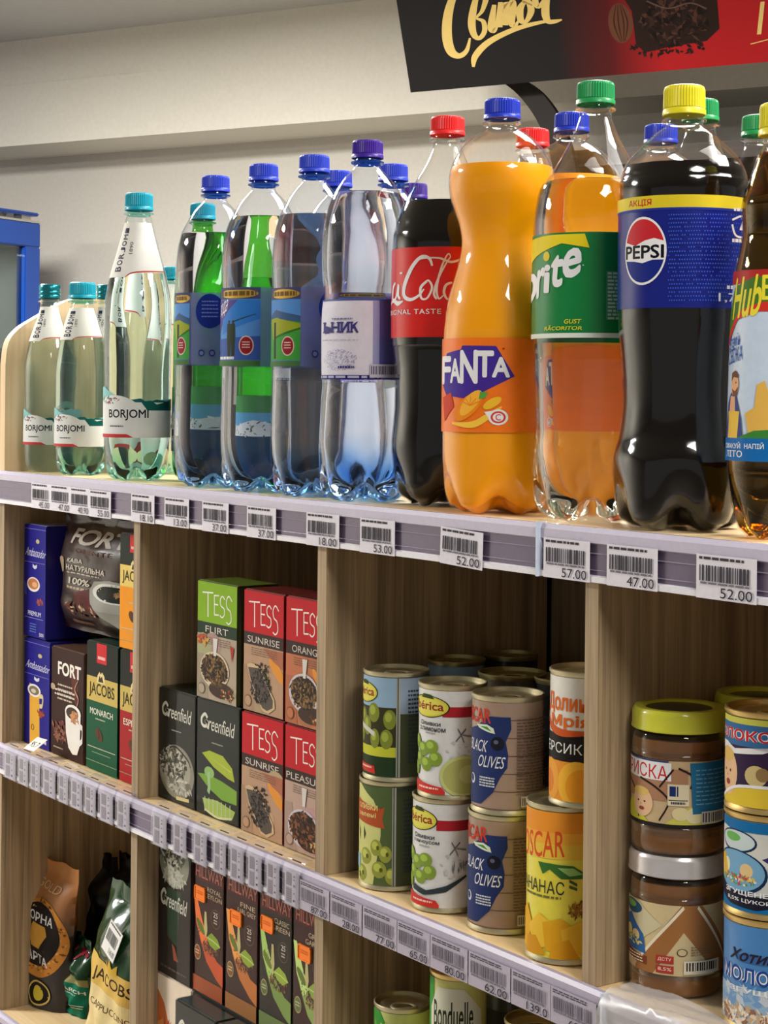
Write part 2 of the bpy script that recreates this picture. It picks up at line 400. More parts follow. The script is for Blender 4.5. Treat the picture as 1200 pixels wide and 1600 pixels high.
# advertising banner fixed over the cabinet, leaning forward
bn = thing('advertising_banner', 'black and red chocolate advertising banner with golden script, leaning forward below the ceiling', 'banner', room(-2.085, 3.85, 2.245), 0, None, (radians(20), 0, RANG))
BW, BH = 1.55, 0.30
box('board', 0, BW, 0, .022, 0, BH, plain('banner_back', (26, 22, 22), 0.4), bn)
gm = bpy.data.materials.new('banner_print'); gm.use_nodes = True; nt = gm.node_tree
tc = nt.nodes.new('ShaderNodeTexCoord'); sp = nt.nodes.new('ShaderNodeSeparateXYZ'); nt.links.new(tc.outputs['Object'], sp.inputs[0])
n = nt.nodes.new('ShaderNodeTexNoise'); n.inputs['Scale'].default_value = 5; nt.links.new(tc.outputs['Object'], n.inputs['Vector'])
mr = nt.nodes.new('ShaderNodeMapRange'); mr.inputs[1].default_value = .40; mr.inputs[2].default_value = .66; nt.links.new(sp.outputs[0], mr.inputs[0])
cr = nt.nodes.new('ShaderNodeValToRGB'); cr.color_ramp.elements[0].color = lin((20, 17, 17)); cr.color_ramp.elements[1].color = lin((158, 20, 24))
e = cr.color_ramp.elements.new(.5); e.color = lin((74, 10, 12)); nt.links.new(mr.outputs[0], cr.inputs[0]); nt.links.new(cr.outputs[0], nt.nodes['Principled BSDF'].inputs['Base Color'])
nt.nodes['Principled BSDF'].inputs['Roughness'].default_value = .5; nt.nodes['Principled BSDF'].inputs['Specular IOR Level'].default_value = .15
A = Art((0, 1, 0, 1)); A.rect(0, 0, 1, 1, gm)
def bx(px, py):     # banner drawing sheet in the proportions it is seen from the aisle
    t = (px - 600) / 2800; Zb = 3.85 / (.873 + .488 * t); X = (.873 * t - .488) * Zb + 2.085
    dz = (146 - .091 * (px - 641) - py) * Zb / 2800 / cos(radians(20)); return ((X + .10 * dz) / BW, 1 - dz / BH)
gold = (214, 186, 112)
A.up()
A.stroke([(*bx(x, y), w) for x, y, w in ((742, -2, .4), (728, -8, .8), (712, 8, 1.1), (702, 35, 1.4), (699, 65, 1.5), (704, 86, 1.4), (716, 92, 1.1), (728, 84, .7), (734, 66, .3))], .0115, gold, asp=.3, metal=.3)
A.stroke([(*bx(x, y), w) for x, y, w in ((737, 108, .5), (741, 92, 1.3), (762, 72, 1.4), (800, 54, 1.2), (840, 43, .9), (876, 38, .3))], .009, gold, asp=.3, metal=.3)
for P in (((752, -6, .6), (743, 20, 1.3), (738, 45, 1.5), (741, 62, 1.2), (749, 66, 1), (757, 56, 1), (756, 42, .9), (746, 37, .5), (755, 27, .8), (762, 8, 1.1), (759, -4, .7)),
          ((774, 18, .8), (768, 48, 1.5), (771, 56, 1), (777, 48, .5)), ((784, 14, .9), (779, 50, 1.5)), ((782, 30, .5), (792, 16, 1), (793, 24, 1.3), (788, 47, 1.4)), ((791, 28, .5), (801, 13, 1), (803, 20, 1.3), (799, 42, 1.4), (804, 48, .9), (810, 40, .4)),
          ((821, 12, .8), (813, 24, 1.4), (814, 40, 1.2), (822, 41, .9), (830, 26, 1.3), (826, 12, 1), (819, 13, .6), (832, 18, .4)),
          ((841, -6, .9), (837, 12, 1.2), (842, 20, 1), (851, 10, .8), (858, -6, .7)), ((858, -6, .9), (852, 24, 1.5), (855, 40, 1.2), (866, 41, .9), (877, 38, .3))):
    A.stroke([(*bx(x, y), w) for x, y, w in P], .0088, gold, asp=.3, metal=.3)
A.ell(*bx(778, 6), .004, .018, gold, 10)
c = bx(967, 42); A.ell(c[0], c[1], .019, .15, (96, 58, 40), rot=.0); A.up()
for d in (-.010, -.003, .005, .011): A.stroke([(c[0] + d * .4, c[1] - .14, .4), (c[0] + d, c[1], 1), (c[0] + d * .3, c[1] + .14, .4)], .0025, (58, 32, 22), asp=.3)
P = [bx(*p) for p in ((962, -10), (985, 25), (990, 72), (1004, 84), (1040, 76), (1100, 66), (1120, 48), (1115, -15))]; A.poly(P, (38, 24, 20)); A.up()
c = bx(1050, 35); A.specks(c[0], c[1], .05, .2, 160, .006, [(28, 17, 14), (54, 34, 26), (74, 46, 36), (20, 12, 10)], asp=5)
c = bx(1046, 75); A.specks(c[0], c[1], .07, .06, 60, .004, [(40, 24, 20), (30, 18, 15)], asp=5)
A.stroke([(*bx(x, y), 1) for x, y in ((1008, 10), (1040, 20), (1075, 12), (1100, 20))], .003, (92, 70, 60), asp=.3)
p = bx(1178, 56); q = bx(1225, 4); A.text('12', p[0], q[1], q[0], p[1], gold, shear=.2, bold=-.01); p = bx(1168, 70)
A.stroke([(*bx(1168, 70), 1), (*bx(1215, 58), 1)], .002, gold, asp=.3)
A.build('print', bn, lambda a, b, f: (a * BW, -f, (1 - b) * BH))
# dark curved bracket arm under the banner
arm = MB(); pts = smoothp([(-1.86, 2.275, .058), (-1.805, 2.235, .062), (-1.755, 2.17, .06), (-1.722, 2.09, .058), (-1.70, 2.0, .056)], 5)
V = []; F = []
for x, z, w in pts:
    for dx, dy in ((-w / 2, 0), (w / 2, 0), (w / 2, .02), (-w / 2, .02)): V.append((x + dx, dy, z))
for i in range(len(pts) - 1):
    for k in range(4): F.append([i * 4 + k, i * 4 + (k + 1) % 4, i * 4 + 4 + (k + 1) % 4, i * 4 + 4 + k])
F.append([0, 1, 2, 3]); F.append([len(V) - 4 + k for k in range(4)])
o = mesh_obj('bracket_arm', V, F, [plain('bracket_dark', (34, 29, 26), .8)]); o.location = room(0, 3.93, 0); o.rotation_euler = (0, 0, RANG)
tag(o, 'dark curved bracket arm running down from the advertising banner', 'bracket')

# ------------------------------------------------------------------ the shelving unit
S0 = -1.77629823; PW = 0.375; TH = 0.016; DEP = 0.265
DX = [S0 + k * PW for k in (-1, 0, 1, 2, 3)]
oak = wood('oak_panel', (180, 155, 120), (126, 106, 80)); oakb = wood('oak_back', (158, 136, 106), (114, 95, 71))
birch = wood('birch_board', (244, 218, 172), (230, 198, 146), 0, .6, .4)
gable_m = wood('birch_gable', (228, 198, 156), (214, 182, 138), 2, .4, .5)
unit = thing('shelving_unit', 'light oak open shelving unit with grey price rails and square compartments', 'shelf', (0, 0, 0))
x0, x1 = DX[0], DX[-1] + TH
for z in (ZT, ZM, ZL): box('shelf_board', x0, x1, 0, .345 if z == ZT else DEP + .03, z - .018, z, birch, unit, .0006)
for zb, zt in ((ZM, ZT - .018), (ZL, ZM - .018), (0.0, ZL - .018)):
    for x in DX: box('divider', x, x + TH, 0.0005, DEP, zb, zt, oak, unit, .0006)
for i in range(4):
    for zb, zt in ((ZM, ZT - .018), (ZL, ZM - .018), (0.0, ZL - .018)):
        box('back_panel', DX[i] + TH + .004, DX[i + 1] + .004, DEP + .002, DEP + .008, zb, zt, oakb, unit)
box('gap_dark_sheet', x0, x1, DEP + .03, DEP + .034, 0, ZT - .02, plain('gap_black', (12, 10, 9), .8), unit)  # black sheet added so the gaps between back panels read dark
# curved gable standing at the far end of the top board
gp = [(0.0, 0.0), (0.0, .135)] + smoothp([(0.0, .135), (.004, .163), (.018, .181), (.038, .194), (.069, .2115), (.093, .222), (.15, .236), (.26, .240), (.34, .241)], 4)[1:] + [(.34, 0.0)]
V = [(DX[0], y, ZT + z) for y, z in gp] + [(DX[0] + TH, y, ZT + z) for y, z in gp]; n_ = len(gp)
F = [list(range(n_)), [n_ + i for i in range(n_)][::-1]] + [[i, (i + 1) % n_, n_ + (i + 1) % n_, n_ + i] for i in range(n_)]
tag(mesh_obj('end_gable', V, F, [gable_m]), 'cream wooden end panel with curved top edge at the far end of the top board', 'panel')
# price rails
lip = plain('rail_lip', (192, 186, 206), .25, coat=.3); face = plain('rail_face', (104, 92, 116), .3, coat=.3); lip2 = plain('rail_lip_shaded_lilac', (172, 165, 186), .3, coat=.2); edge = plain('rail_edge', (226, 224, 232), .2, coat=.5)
def rail(xa, xb, z, k=1.0):
    pr = [(.001, .0008), (-.0035, .0008), (-.0055, -.003), (-.0055, -.0105), (-.0035, -.0115), (-.0035, -.0345), (-.0062, -.0355), (-.0062, -.0398), (-.0005, -.0398), (-.0005, 0.0), (.001, 0.0)]
    pr = [(y, q * k if q < 0 else q) for y, q in pr]
    mt = [lip, lip, lip, lip, face, edge, edge, edge, face, face, lip]
    V = [(x, y, z + q) for x in (xa, xb) for y, q in pr]; n = len(pr)
    F = [[i, (i + 1) % n, n + (i + 1) % n, n + i] for i in range(n)] + [list(range(n)), [n + i for i in range(n)][::-1]]
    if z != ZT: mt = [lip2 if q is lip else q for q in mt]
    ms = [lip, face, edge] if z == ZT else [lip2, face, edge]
    r = mesh_obj('price_rail', V, F, ms, unit, [ms.index(q) for q in mt] + [0, 0])
    # fine grooves of the extruded face
    g = MB()
    for q in (-.018 * k, -.0305 * k): g.add([(xa, -.0036, z + q), (xb, -.0036, z + q), (xb, -.0042, z + q - .0006), (xa, -.0042, z + q - .0006)], [[0, 1, 2, 3]], plain('rail_groove', (150, 140, 160), .3))
    g.build('groove', r); return r
JT = on_y(843, 850, -.0055).x; JM = on_y(944, 1560, -.0055).x
rail(x0 - .02, JT - .0008, ZT); rail(JT + .0008, x1, ZT)
KM = .885      # the middle rail is a little lower
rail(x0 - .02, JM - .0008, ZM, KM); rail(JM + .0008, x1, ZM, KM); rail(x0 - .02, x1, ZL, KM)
# clear joint clips between rail lengths
for jx, z in ((JT, ZT), (JM, ZM)):
    box('joint_clip', jx - .0012, jx + .0012, -.0085, -.0005, z - .0405, z + .0018, plain('clip_clear', (205, 215, 235), .15), unit)

# ------------------------------------------------------------------ price tags in the rails
paper = plain('tag_paper', (222, 218, 228), .5); paper_shaded = plain('slip_lilac_shaded', (176, 169, 185), .5); INK = (62, 58, 68); INKL = (120, 114, 128)  # middle-rail paper is lilac, its colour lowered further for the shade there
def price_tag(pxa, pxb, z, price, label, group, tilt=0.0, dz=0.0, seed=1, two=False, yy=-.0072):
    ymid = 780 if z == ZT else 1300
    xa = on_y(pxa, ymid, yy).x; xb = on_y(pxb, ymid, yy).x; w = xb - xa; h = .0305 if z == ZT else .0272
    t = thing('price_tag', label, 'price tag', (xa, yy, z - (.0402 if z == ZT else .0356) + dz), 0, group, (0, tilt, 0))
    V, F = boxmesh(0, w, 0, .0004, 0, h); mesh_obj('card', V, F, [paper if z == ZT else paper_shaded], t)
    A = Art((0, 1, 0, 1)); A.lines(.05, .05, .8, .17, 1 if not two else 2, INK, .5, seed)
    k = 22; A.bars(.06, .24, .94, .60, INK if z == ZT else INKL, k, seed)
    A.lines(.08, .62, .9, .68, 1, INKL, .8, seed + 3)
    A.text(price, .42 if len(price) > 4 else .5, .72, .95, .95, (48, 44, 52), bold=.0)
    A.build('print', t, lambda a, b, f: (a * w, -f, (1 - b) * h)); return t
G1 = 'price tags in the top rail'
for i, (a, b, p, lab, ti, dz) in enumerate((
    (49, 79, '45.00', 'white price tag at the far left of the top rail, first of four joined tags', .0, 0),
    (79, 110, '47.00', 'second of the four joined price tags below the small teal-capped bottles', .0, 0),
    (110, 140, '40.90', 'third of the four joined price tags below the small teal-capped bottles', .0, -.0005),
    (140, 173, '55.00', 'last of the four joined price tags, right under the tall teal-capped bottle', .0, -.001),
    (205, 241, '18.10', 'single price tag right of the four joined ones on the top rail', .0, 0),
    (257, 295, '13.00', 'small price tag reading 13.00 below the green bottle', .0, 0),
    (316, 357, '37.00', 'price tag below the leftmost blue-capped water bottle', .0, 0),
    (386, 431, '37.00', 'price tag below the second blue-capped water bottle', .0, 0),
    (479, 530, '18.00', 'price tag reading 18.00 below the third and fourth water bottles', .0, 0),
    (563, 617, '53.00', 'price tag below the gap between water and cola', .0, 0),
    (688, 754, '52.00', 'slightly tilted price tag reading 52.00 below the orange soda', .035, 0),
    (850, 922, '57.00', 'price tag reading 57.00 just right of the rail joint', .0, 0),
    (949, 1028, '47.00', 'price tag reading 47.00 below the dark cola with blue label', .0, 0),
    (1089, 1183, '52.00', 'rightmost price tag reading 52.00 on the top rail', .0, 0))):
    price_tag(a, b, ZT, p, lab, G1, ti, dz, i + 1)
G2 = 'price tags in the middle rail under the cans'
for i, (a, b, p, lab) in enumerate((
    (469, 515, '87.00', 'price tag on the middle rail directly under the divider left of the cans'),
    (517, 566, '28.00', 'price tag reading 28.00 left below the leftmost olive cans'),
    (568, 621, '77.00', 'price tag reading 77.00 below the leftmost olive cans'),
    (622, 673, '65.00', 'price tag reading 65.00 below the white olive cans'),
    (674, 732, '80.00', 'price tag reading 80.00 between the white and the blue olive cans'),
    (734, 799, '62.00', 'price tag reading 62.00 below the blue black-olive cans'),
    (801, 862, '139.0', 'price tag reading 139.0 below the pineapple can'),
    (863, 934, '68.00', 'last price tag before the clear film on the middle rail'))):
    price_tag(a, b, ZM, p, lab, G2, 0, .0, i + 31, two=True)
# clear sleeves with slips of paper turned on their side, hooked over the rail
slv = film('sleeve_plastic', (.93, .93, .96), blend=.25, cloud=.09, milk=(.72, .70, .78))
def sleeve(pxa, pxb, lab, group, seed):
    R = random.Random(seed); xa = on_y(pxa, 1250, -.011).x; xb = on_y(pxb, 1250, -.011).x; w = xb - xa
    t = thing('tag_sleeve', lab, 'tag sleeve', (xa, 0, ZM), 0, group)
    pr = smoothp([(.0055 + R.uniform(-.002, .002), .0068), (.001, .0066), (-.004, .0040), (-.0075, -.002), (-.0088, -.009), (-.0085, -.0368)], 3)
    V = [(x, y, z) for y, z in pr for x in (0, w)]; F = [[2 * i, 2 * i + 1, 2 * i + 3, 2 * i + 2] for i in range(len(pr) - 1)]
    mesh_obj('clear_sleeve', V, F, [slv], t, None, True)
    box('paper_insert', w * .1, w * .9, -.0080, -.0077, -.0362, -.004, paper_shaded, t)
    A = Art((0, 1, 0, 1)); A.rect(.14, .05, .5, .42, (84, 76, 98)); A.rect(.14, .50, .5, .92, (98, 90, 112)); A.rect(.82, 0, 1, 1, (150, 144, 164)); A.up()
    for k in range(7): A.rect(.16, .06 + k * .05, .5, .075 + k * .05, (140, 132, 150)); A.rect(.16, .52 + k * .06, .5, .535 + k * .06, (146, 138, 156))
    for k in (0.1, .2, .36, .6, .8): A.rect(.66, k, .76, k + R.uniform(.03, .08), (70, 62, 78))
    A.build('print', t, lambda a, b, f: (w * (.1 + .8 * a), -.0080 - f, -.004 - b * .0322))
    box('hook_edge', w * .25, w * .8, -.0035, -.002, .0046, .0052, plain('hook_dark', (60, 44, 40), .5), t)
NUM = ['first', 'second', 'third', 'fourth', 'fifth', 'sixth', 'seventh', 'eighth', 'ninth', 'tenth']
for i, (a, b) in enumerate(((1, 22), (23, 41), (42, 60), (61, 84), (86, 104), (105, 126), (127, 147), (150, 174), (177, 200))):
    sleeve(a, b, '%s clear tag sleeve from the left on the rail under the coffee packs' % NUM[i], 'tag sleeves under the coffee', 50 + i)
for i, (a, b) in enumerate(((233, 258), (265, 289), (297, 321), (328, 351), (354, 379), (382, 407), (411, 435), (439, 466))):
    sleeve(a, b, '%s clear tag sleeve from the left on the rail under the tea boxes' % NUM[i], 'tag sleeves under the tea', 70 + i)
# small white slip lying on the board in front of the coffee
p = on_y(47, 1176, -.004); t = thing('paper_slip', 'small white paper slip lying at the board edge before the blue coffee box', 'paper slip', (p.x, -.012, ZM + .0105), 0, None, (radians(32), 0, radians(6)))
box('slip', 0, .024, 0, .022, 0, .0004, plain('slip_white', (240, 236, 222), .5), t)
A = Art(); A.text('95.7', .15, .35, .85, .75, (60, 60, 60)); A.build('print', t, lambda a, b, f: (a * .024, (1 - b) * .022, .0004 + f))
# wavy clear film over the middle rail at the right
V, F = [], []; xa, xb = JM + .003, -.66; nx = 40
pr = smoothp([(.030, .0016), (.012, .003), (-.002, .005), (-.010, .001), (-.014, -.012), (-.016, -.03), (-.014, -.045), (-.012, -.056)], 3)
for i in range(nx + 1):
    for j, (y, z) in enumerate(pr):
        u = i / nx; w = sin(u * 17 + j * .5) * .002 + sin(u * 7 + j * .9) * .002
        V.append((xa + (xb - xa) * u, y - abs(w) * (1 if j > 8 else .3), ZM + z + (abs(w) * 1.2 if j < 9 else 0)))
npz = len(pr)
F = [[i * npz + j, (i + 1) * npz + j, (i + 1) * npz + j + 1, i * npz + j + 1] for i in range(nx) for j in range(npz - 1)]
o = mesh_obj('plastic_film', V, F, [film('loose_film', (.9, .9, .9), blend=.45, rough=.3, cloud=.42, milk=(.66, .63, .62))], None, None, True)
tag(o, 'wavy clear plastic film draped over the middle rail below the caramel jars', 'plastic film')
# ------------------------------------------------------------------ bottles on the top board
def interp(P, z):
    for (r0, z0), (r1, z1) in zip(P, P[1:]):
        if z0 <= z <= z1 and z1 > z0: return r0 + (r1 - r0) * (z - z0) / (z1 - z0)
    return P[-1][0]
class Bottle:
    """ax: pixel column of the body axis, half: visible half width there, y: setback; rows: (pixel row, half width) outline"""
    def __init__(s, name, label, cat, ax, ay, half, y, capx, cap, rows, shell, liquid=None, level=None, petal=0.012, pz=.045, group=None, neckh=19, foot=None, opaque=False, cap_m=None, fins=90, metal_cap=False):
        P0 = on_y(ax, ay, y); s.x, s.y = P0.x, y; s.Z = (P0 - CAM).dot(FW); s.k = s.Z / FPX * .997
        s.ax, s.half = ax, half; s.R = half * s.k; s.axx = (capx, cap[0])
        Zc = lambda py: on_y(ax, py, y).z - ZT
        # outline from the top down -> (r, z)
        P = [(h * s.k, Zc(py)) for py, h in rows]
        P[0] = (P[0][0], max(P[0][1], .0045))
        bot = [(0, .0045), (s.R * .35, .0025), (s.R * .62, .0), (P[0][0] * .86, .0012)]
        P = bot + [p for p in P if p[1] > .004]
        s.P = smoothp([(r, z) for r, z in P], 3)
        s.P = [(max(0, r), max(0, z)) for r, z in s.P]
        s.root = thing(name, label, cat, (s.x, y, ZT), facing(s.x, y), group)
        V, F = lathe(s.P, 60, petal, pz); s.body = mesh_obj('bottle_body', V, F, [shell], s.root, None, True)
        if liquid:
            zl = Zc(level) if level else s.P[-1][1]
            Q = [(max(0, r - .0009), z + .0006) for r, z in s.P if z < zl - .001]; rl = interp(s.P, zl) - .0009
            Q += [(rl, zl), (rl - .0015, zl - .0008), (0, zl - .0009)]
            V, F = lathe(Q, 60, petal, pz); mesh_obj('drink', V, F, [liquid], s.root, None, True)
        # neck: support ring, and the screw cap with its ring
        zt, zb = Zc(cap[0]), Zc(cap[1]); rc = cap[2] * s.k; rn = s.P[-1][0]; zn = s.P[-1][1]
        cm = cap_m or ink((40, 60, 190))
        V, F = lathe([(rn, zn - .0005), (rn, zb - .006), (rc * 1.06, zb - .0045), (rc * 1.06, zb - .0030), (rn, zb - .002), (rn * .97, zb + .001)], 40)
        mesh_obj('neck_ring', V, F, [foot or shell], s.root, None, True)
        hc = zt - zb
        if metal_cap:
            V, F = lathe([(rc * .97, zb), (rc, zb + hc * .05), (rc, zb + hc * .2), (rc * .94, zb + hc * .26), (rc, zb + hc * .33), (rc * .99, zb + hc * .48), (rc * .95, zb + hc * .54), (rc * .99, zb + hc * .6), (rc * .99, zb + hc * .93), (rc * .9, zt), (0, zt)], 40)
            mesh_obj('cap', V, F, [cm], s.root, None, True)
        else:
            V, F = lathe([(rc * .97, zb + hc * .24), (rc, zb + hc * .27), (rc * .985, zb + hc * .86), (rc * .93, zb + hc * .97), (rc * .85, zt), (0, zt)], fins, ridge=(zb + hc * .25, zb + hc * .9))
            c = mesh_obj('cap', V, F, [cm], s.root)
            V, F = lathe([(rc * .98, zb), (rc * 1.03, zb + hc * .02), (rc * 1.02, zb + hc * .19), (rc * .985, zb + hc * .225), (rc * .9, zb + hc * .225)], 40)
            mesh_obj('tamper_ring', V, F, [cm], c, None, True)
    def A(s, px): return asin(max(-.999, min(.999, (px - s.ax) / s.half)))      # column -> angle round the bottle
    def band(s, pt, pb, mat, a0=-pi, a1=pi, name='label', off=.0004, art=None, parent=None, hw=None):
        """wraps a sleeve from row pt to row pb and prints the art (angle, 0 top..1 bottom) on it"""
        Zf = s.Z - s.R * .9
        zt = CAM.z + (on_y(s.ax, pt, s.y).z - CAM.z) * Zf / s.Z - ZT; zb = CAM.z + (on_y(s.ax, pb, s.y).z - CAM.z) * Zf / s.Z - ZT
        fn = lambda a, b, f: (lambda z, : ((interp(s.P, z) + off + f) * sin(a), -(interp(s.P, z) + off + f) * cos(a), z))(zt - b * (zt - zb))
        n = max(4, int((a1 - a0) / .13)); m_ = max(2, int((zt - zb) / .008))
        V = [fn(a0 + (a1 - a0) * i / n, j / m_, 0) for i in range(n + 1) for j in range(m_ + 1)]
        F = [[i * (m_ + 1) + j, i * (m_ + 1) + j + 1, (i + 1) * (m_ + 1) + j + 1, (i + 1) * (m_ + 1) + j] for i in range(n) for j in range(m_)]
        L = mesh_obj(name, V, F, [mat], parent or s.root, None, True)
        if art: art.build('label_print', L, fn, .045, .06)
        return L
def at_y(b, pt, pb): return lambda py: (py - pt) / (pb - pt)

pet = film('clear_plastic', (.97, .97, .96), blend=.18)
pet_b = film('bluish_plastic', (.93, .95, .99), blend=.2, base=(.30, .62, .98))
pet_t = film('teal_plastic', (.93, .97, .97), blend=.2, base=(.55, .9, .82))
pet_g = film('green_plastic', (.30, .72, .18), blend=.2)
neck_b = film('blue_neck_plastic', (.10, .30, .75), blend=.25, cloud=.15, milk=(.05, .2, .6))
neck_t = film('teal_neck_plastic', (.6, .85, .82), blend=.25)
glass_t = film('pale_green_glass', (.90, .955, .95), blend=.28)
water = fluid('still_water', (.985, .988, .995)); water_t = fluid('mineral_water', (.925, .965, .96)); water_g = fluid('green_water', (.45, .85, .25))
water_c = fluid('clear_lemonade', (.985, .985, .97)); amber = fluid('amber_drink', (.86, .62, .16))
cola = plain('cola', (12, 7, 6), .12, coat=.2, spec=.25); orange = plain('orange_drink', (255, 165, 0), .4, coat=.12, spec=.15, scale=8)
orange_b = plain('yellow_drink', (246, 176, 24), .35, coat=.5, scale=8)
def capm(n, c): return plain('cap_' + n, c, .38, coat=.15, sss=.0)
CB, CI, CR, CG, CY_, CT = capm('blue', (52, 74, 205)), capm('violet', (64, 34, 150)), capm('red', (226, 44, 46)), capm('green', (34, 150, 84)), capm('yellow', (226, 214, 40)), capm('teal', (22, 160, 184))
CDB = capm('deep_blue', (32, 56, 190)); CMT = plain('cap_metal_teal', (38, 130, 140), .25, .7)
W = (236, 236, 238)

# --- cola bottle with the blue label, yellow cap
B = pepsi = Bottle('cola_bottle', 'large dark cola bottle with yellow cap and blue label with round emblem', 'bottle', 1067, 400, 100, .056, 1073, (136, 182, 33),
    [(826, 92), (812, 100), (790, 105), (755, 108), (722, 108), (700, 103), (684, 98), (655, 94), (628, 92), (590, 93), (559, 95), (530, 98), (505, 100), (480, 100.5), (305, 100.5), (285, 99), (268, 95), (248, 84), (226, 63), (208, 43), (199, 31), (192, 29), (186, 29)],
    pet, cola, 262, .017, .055, cap_m=CY_)
T = at_y(B, 305, 481); a = B.A; A = Art((-pi, pi, 0, 1)); asp = 176 * .97 / 100
base = (14, 34, 140)
A.rect(-1.5, 0, 1.5, .112, (222, 200, 44)); A.rect(-1.5, .112, 1.5, .135, (30, 50, 150)); A.up()
A.text('АКЦІЯ', a(986), T(310), a(1020), T(322), (190, 40, 40), bold=.03)
# emblem: disc radius in angle and height fraction
ca, cb_ = a(1008), T(391); ra = .30; rb = ra / asp
ca = -.64; ra = .40; rb = .305
A.ell(ca, cb_, ra, rb, W, 40); A.up()
R9 = .93
top = [(ca + ra * R9 * cos(t), cb_ + rb * R9 * sin(t)) for t in [pi + .30 + (pi - .60) * i / 20 for i in range(21)]]
A.poly(top + [(ca + ra * .5, cb_ - rb * .36), (ca + ra * .1, cb_ - rb * .30), (ca - ra * .35, cb_ - rb * .16)], (200, 40, 50))
bt = [(ca + ra * R9 * cos(t), cb_ + rb * R9 * sin(t)) for t in [.30 + (pi - .60) * i / 20 for i in range(21)]]
A.poly(bt + [(ca - ra * .4, cb_ + rb * .30), (ca, cb_ + rb * .36), (ca + ra * .45, cb_ + rb * .27)], (24, 40, 130)); A.up()
A.text('PEPSI', ca - ra * .93, cb_ - rb * .17, ca + ra * .90, cb_ + rb * .23, (18, 18, 30), bold=.045)
R = random.Random(4)
for i in range(34):
    for j in range(22):
        u = ca + ra * 1.08 + i * .036; v = .18 + j * .036
        d = abs((u - ca) / ra * .7) + abs(v - .55) * 1.4
        if v < .95 and R.random() < .9 and u < 1.02 + .2 * sin(j): A.ell(u + (j % 2) * .018, v, .0085 * (1.3 - .5 * abs(v - .5)), .0075, (60, 98, 214), 6)
A.stroke([(a(1126), T(345)), (a(1140), T(338)), (a(1152), T(352)), (a(1150), T(368)), (a(1132), T(370)), (a(1126), T(352))], .03, W, asp=1.7)
A.poly([(a(1135), T(360)), (a(1139), T(344)), (a(1143), T(344)), (a(1146), T(360))], W)
A.lines(a(1128), T(326), a(1152), T(332), 1, W, .8); A.lines(a(1126), T(374), a(1152), T(380), 1, W, .9)
A.rect(a(1132), T(404), a(1152), T(442), W); A.up(); A.bars(a(1134), T(407), a(1150), T(438), base, 7); A.up(-1)
A.lines(a(1120), T(447), a(1152), T(453), 1, W, .9)
A.text('1,75 л', a(1110), T(459), a(1151), T(474), W, bold=.01)
B.band(305, 481, plain('label_blue', (8, 24, 124), .3, coat=.25), art=A)

# --- orange soda
B = fanta = Bottle('orange_soda_bottle', 'large bright orange soda bottle with dark blue cap and waisted body', 'bottle', 781, 600, 90, .052, 785, (157, 188, 28.5),
    [(802, 74), (790, 80), (776, 86), (756, 89), (720, 90), (676, 90.5), (600, 90.5), (528, 90), (505, 88), (480, 85), (458, 80), (437, 74), (416, 68), (395, 64), (375, 63), (352, 67), (331, 74), (308, 81), (284, 83), (263, 80), (246, 72), (225, 57), (210, 38), (203, 26), (196, 25), (191, 25)],
    pet, orange, 263, .014, .045, cap_m=CDB)
a = B.A; T = at_y(B, 528, 676); A = Art((-pi, pi, 0, 1))
A.poly([(a(694), T(600)), (a(700), T(552)), (a(722), T(546)), (a(724), T(540)), (a(775), T(541)), (a(803), T(588)), (a(757), T(612)), (a(745), T(625)), (a(700), T(618))], (70, 46, 150)); A.up()
for ch, l, r_, t, b_, sh in (('F', 693, 707, 556, 601, 0), ('A', 706, 722, 560, 599, 0), ('N', 721, 748, 547, 600, .0), ('T', 745, 772, 548, 590, 0), ('A', 769, 796, 558, 590, 0)):
    A.text(ch, a(l), T(t), a(r_), T(b_), W, bold=.07)
A.up(-1)
A.poly([(a(695), T(622)), (a(708), T(614)), (a(712), T(636)), (a(698), T(660))], (206, 66, 40))
A.ell(a(733), T(636), .30, .11, (240, 140, 26), rot=-.4); A.up(); A.ell(a(737), T(630), .24, .085, (250, 180, 60), rot=-.5)
for k in range(5): A.stroke([(a(737), T(634)), (a(722 + k * 8), T(620 + abs(k - 2) * 3))], .012, (236, 140, 30))
A.up(-1); A.poly([(a(752), T(612)), (a(764), T(614)), (a(760), T(622)), (a(750), T(624))], (90, 160, 70))
A.ell(a(770), T(630), .16, .05, (244, 190, 50), rot=-.3); A.stroke([(a(710), T(662), .3), (a(740), T(664), 1), (a(765), T(650), 1), (a(784), T(636), .3)], .07, (250, 200, 70))
A.poly([(a(758), T(644)), (a(770), T(642)), (a(774), T(652)), (a(764), T(652))], W)
A.ell(a(779), T(652), .165, .084, W, 24); A.up(); A.ell(a(779), T(652), .125, .064, (214, 66, 50), 24); A.up(); A.ell(a(779), T(652), .09, .045, W, 20); A.up(); A.text('C', a(775), T(647), a(783), T(657), (214, 66, 50), bold=.03)
A.up(-3); A.ell(a(786), T(545), .02, .01, (150, 60, 30), 8)
B.band(528, 676, plain('label_orange', (242, 116, 8), .35, coat=.25), art=A)

# --- cola bottle with the red label
B = coke = Bottle('cola_bottle', 'dark cola bottle with red cap and red label with white script', 'bottle', 697, 450, 85, .075, 699, (184, 213, 27),
    [(789, 62), (775, 72), (760, 78), (743, 80), (715, 83), (692, 84.5), (665, 82), (641, 80), (620, 79.5), (599, 79.5), (575, 80), (544, 83), (527, 85), (386, 85), (361, 81.5), (340, 76), (318, 67), (298, 56), (280, 47), (258, 34), (238, 25), (228, 22.5), (218, 22)],
    pet, cola, 318, .014, .045, cap_m=CR)
a = B.A; T = at_y(B, 386, 527); A = Art((-pi, pi, 0, 1)); q = lambda x, y, w=1.0: (a(x), T(y), w); g = 1.6
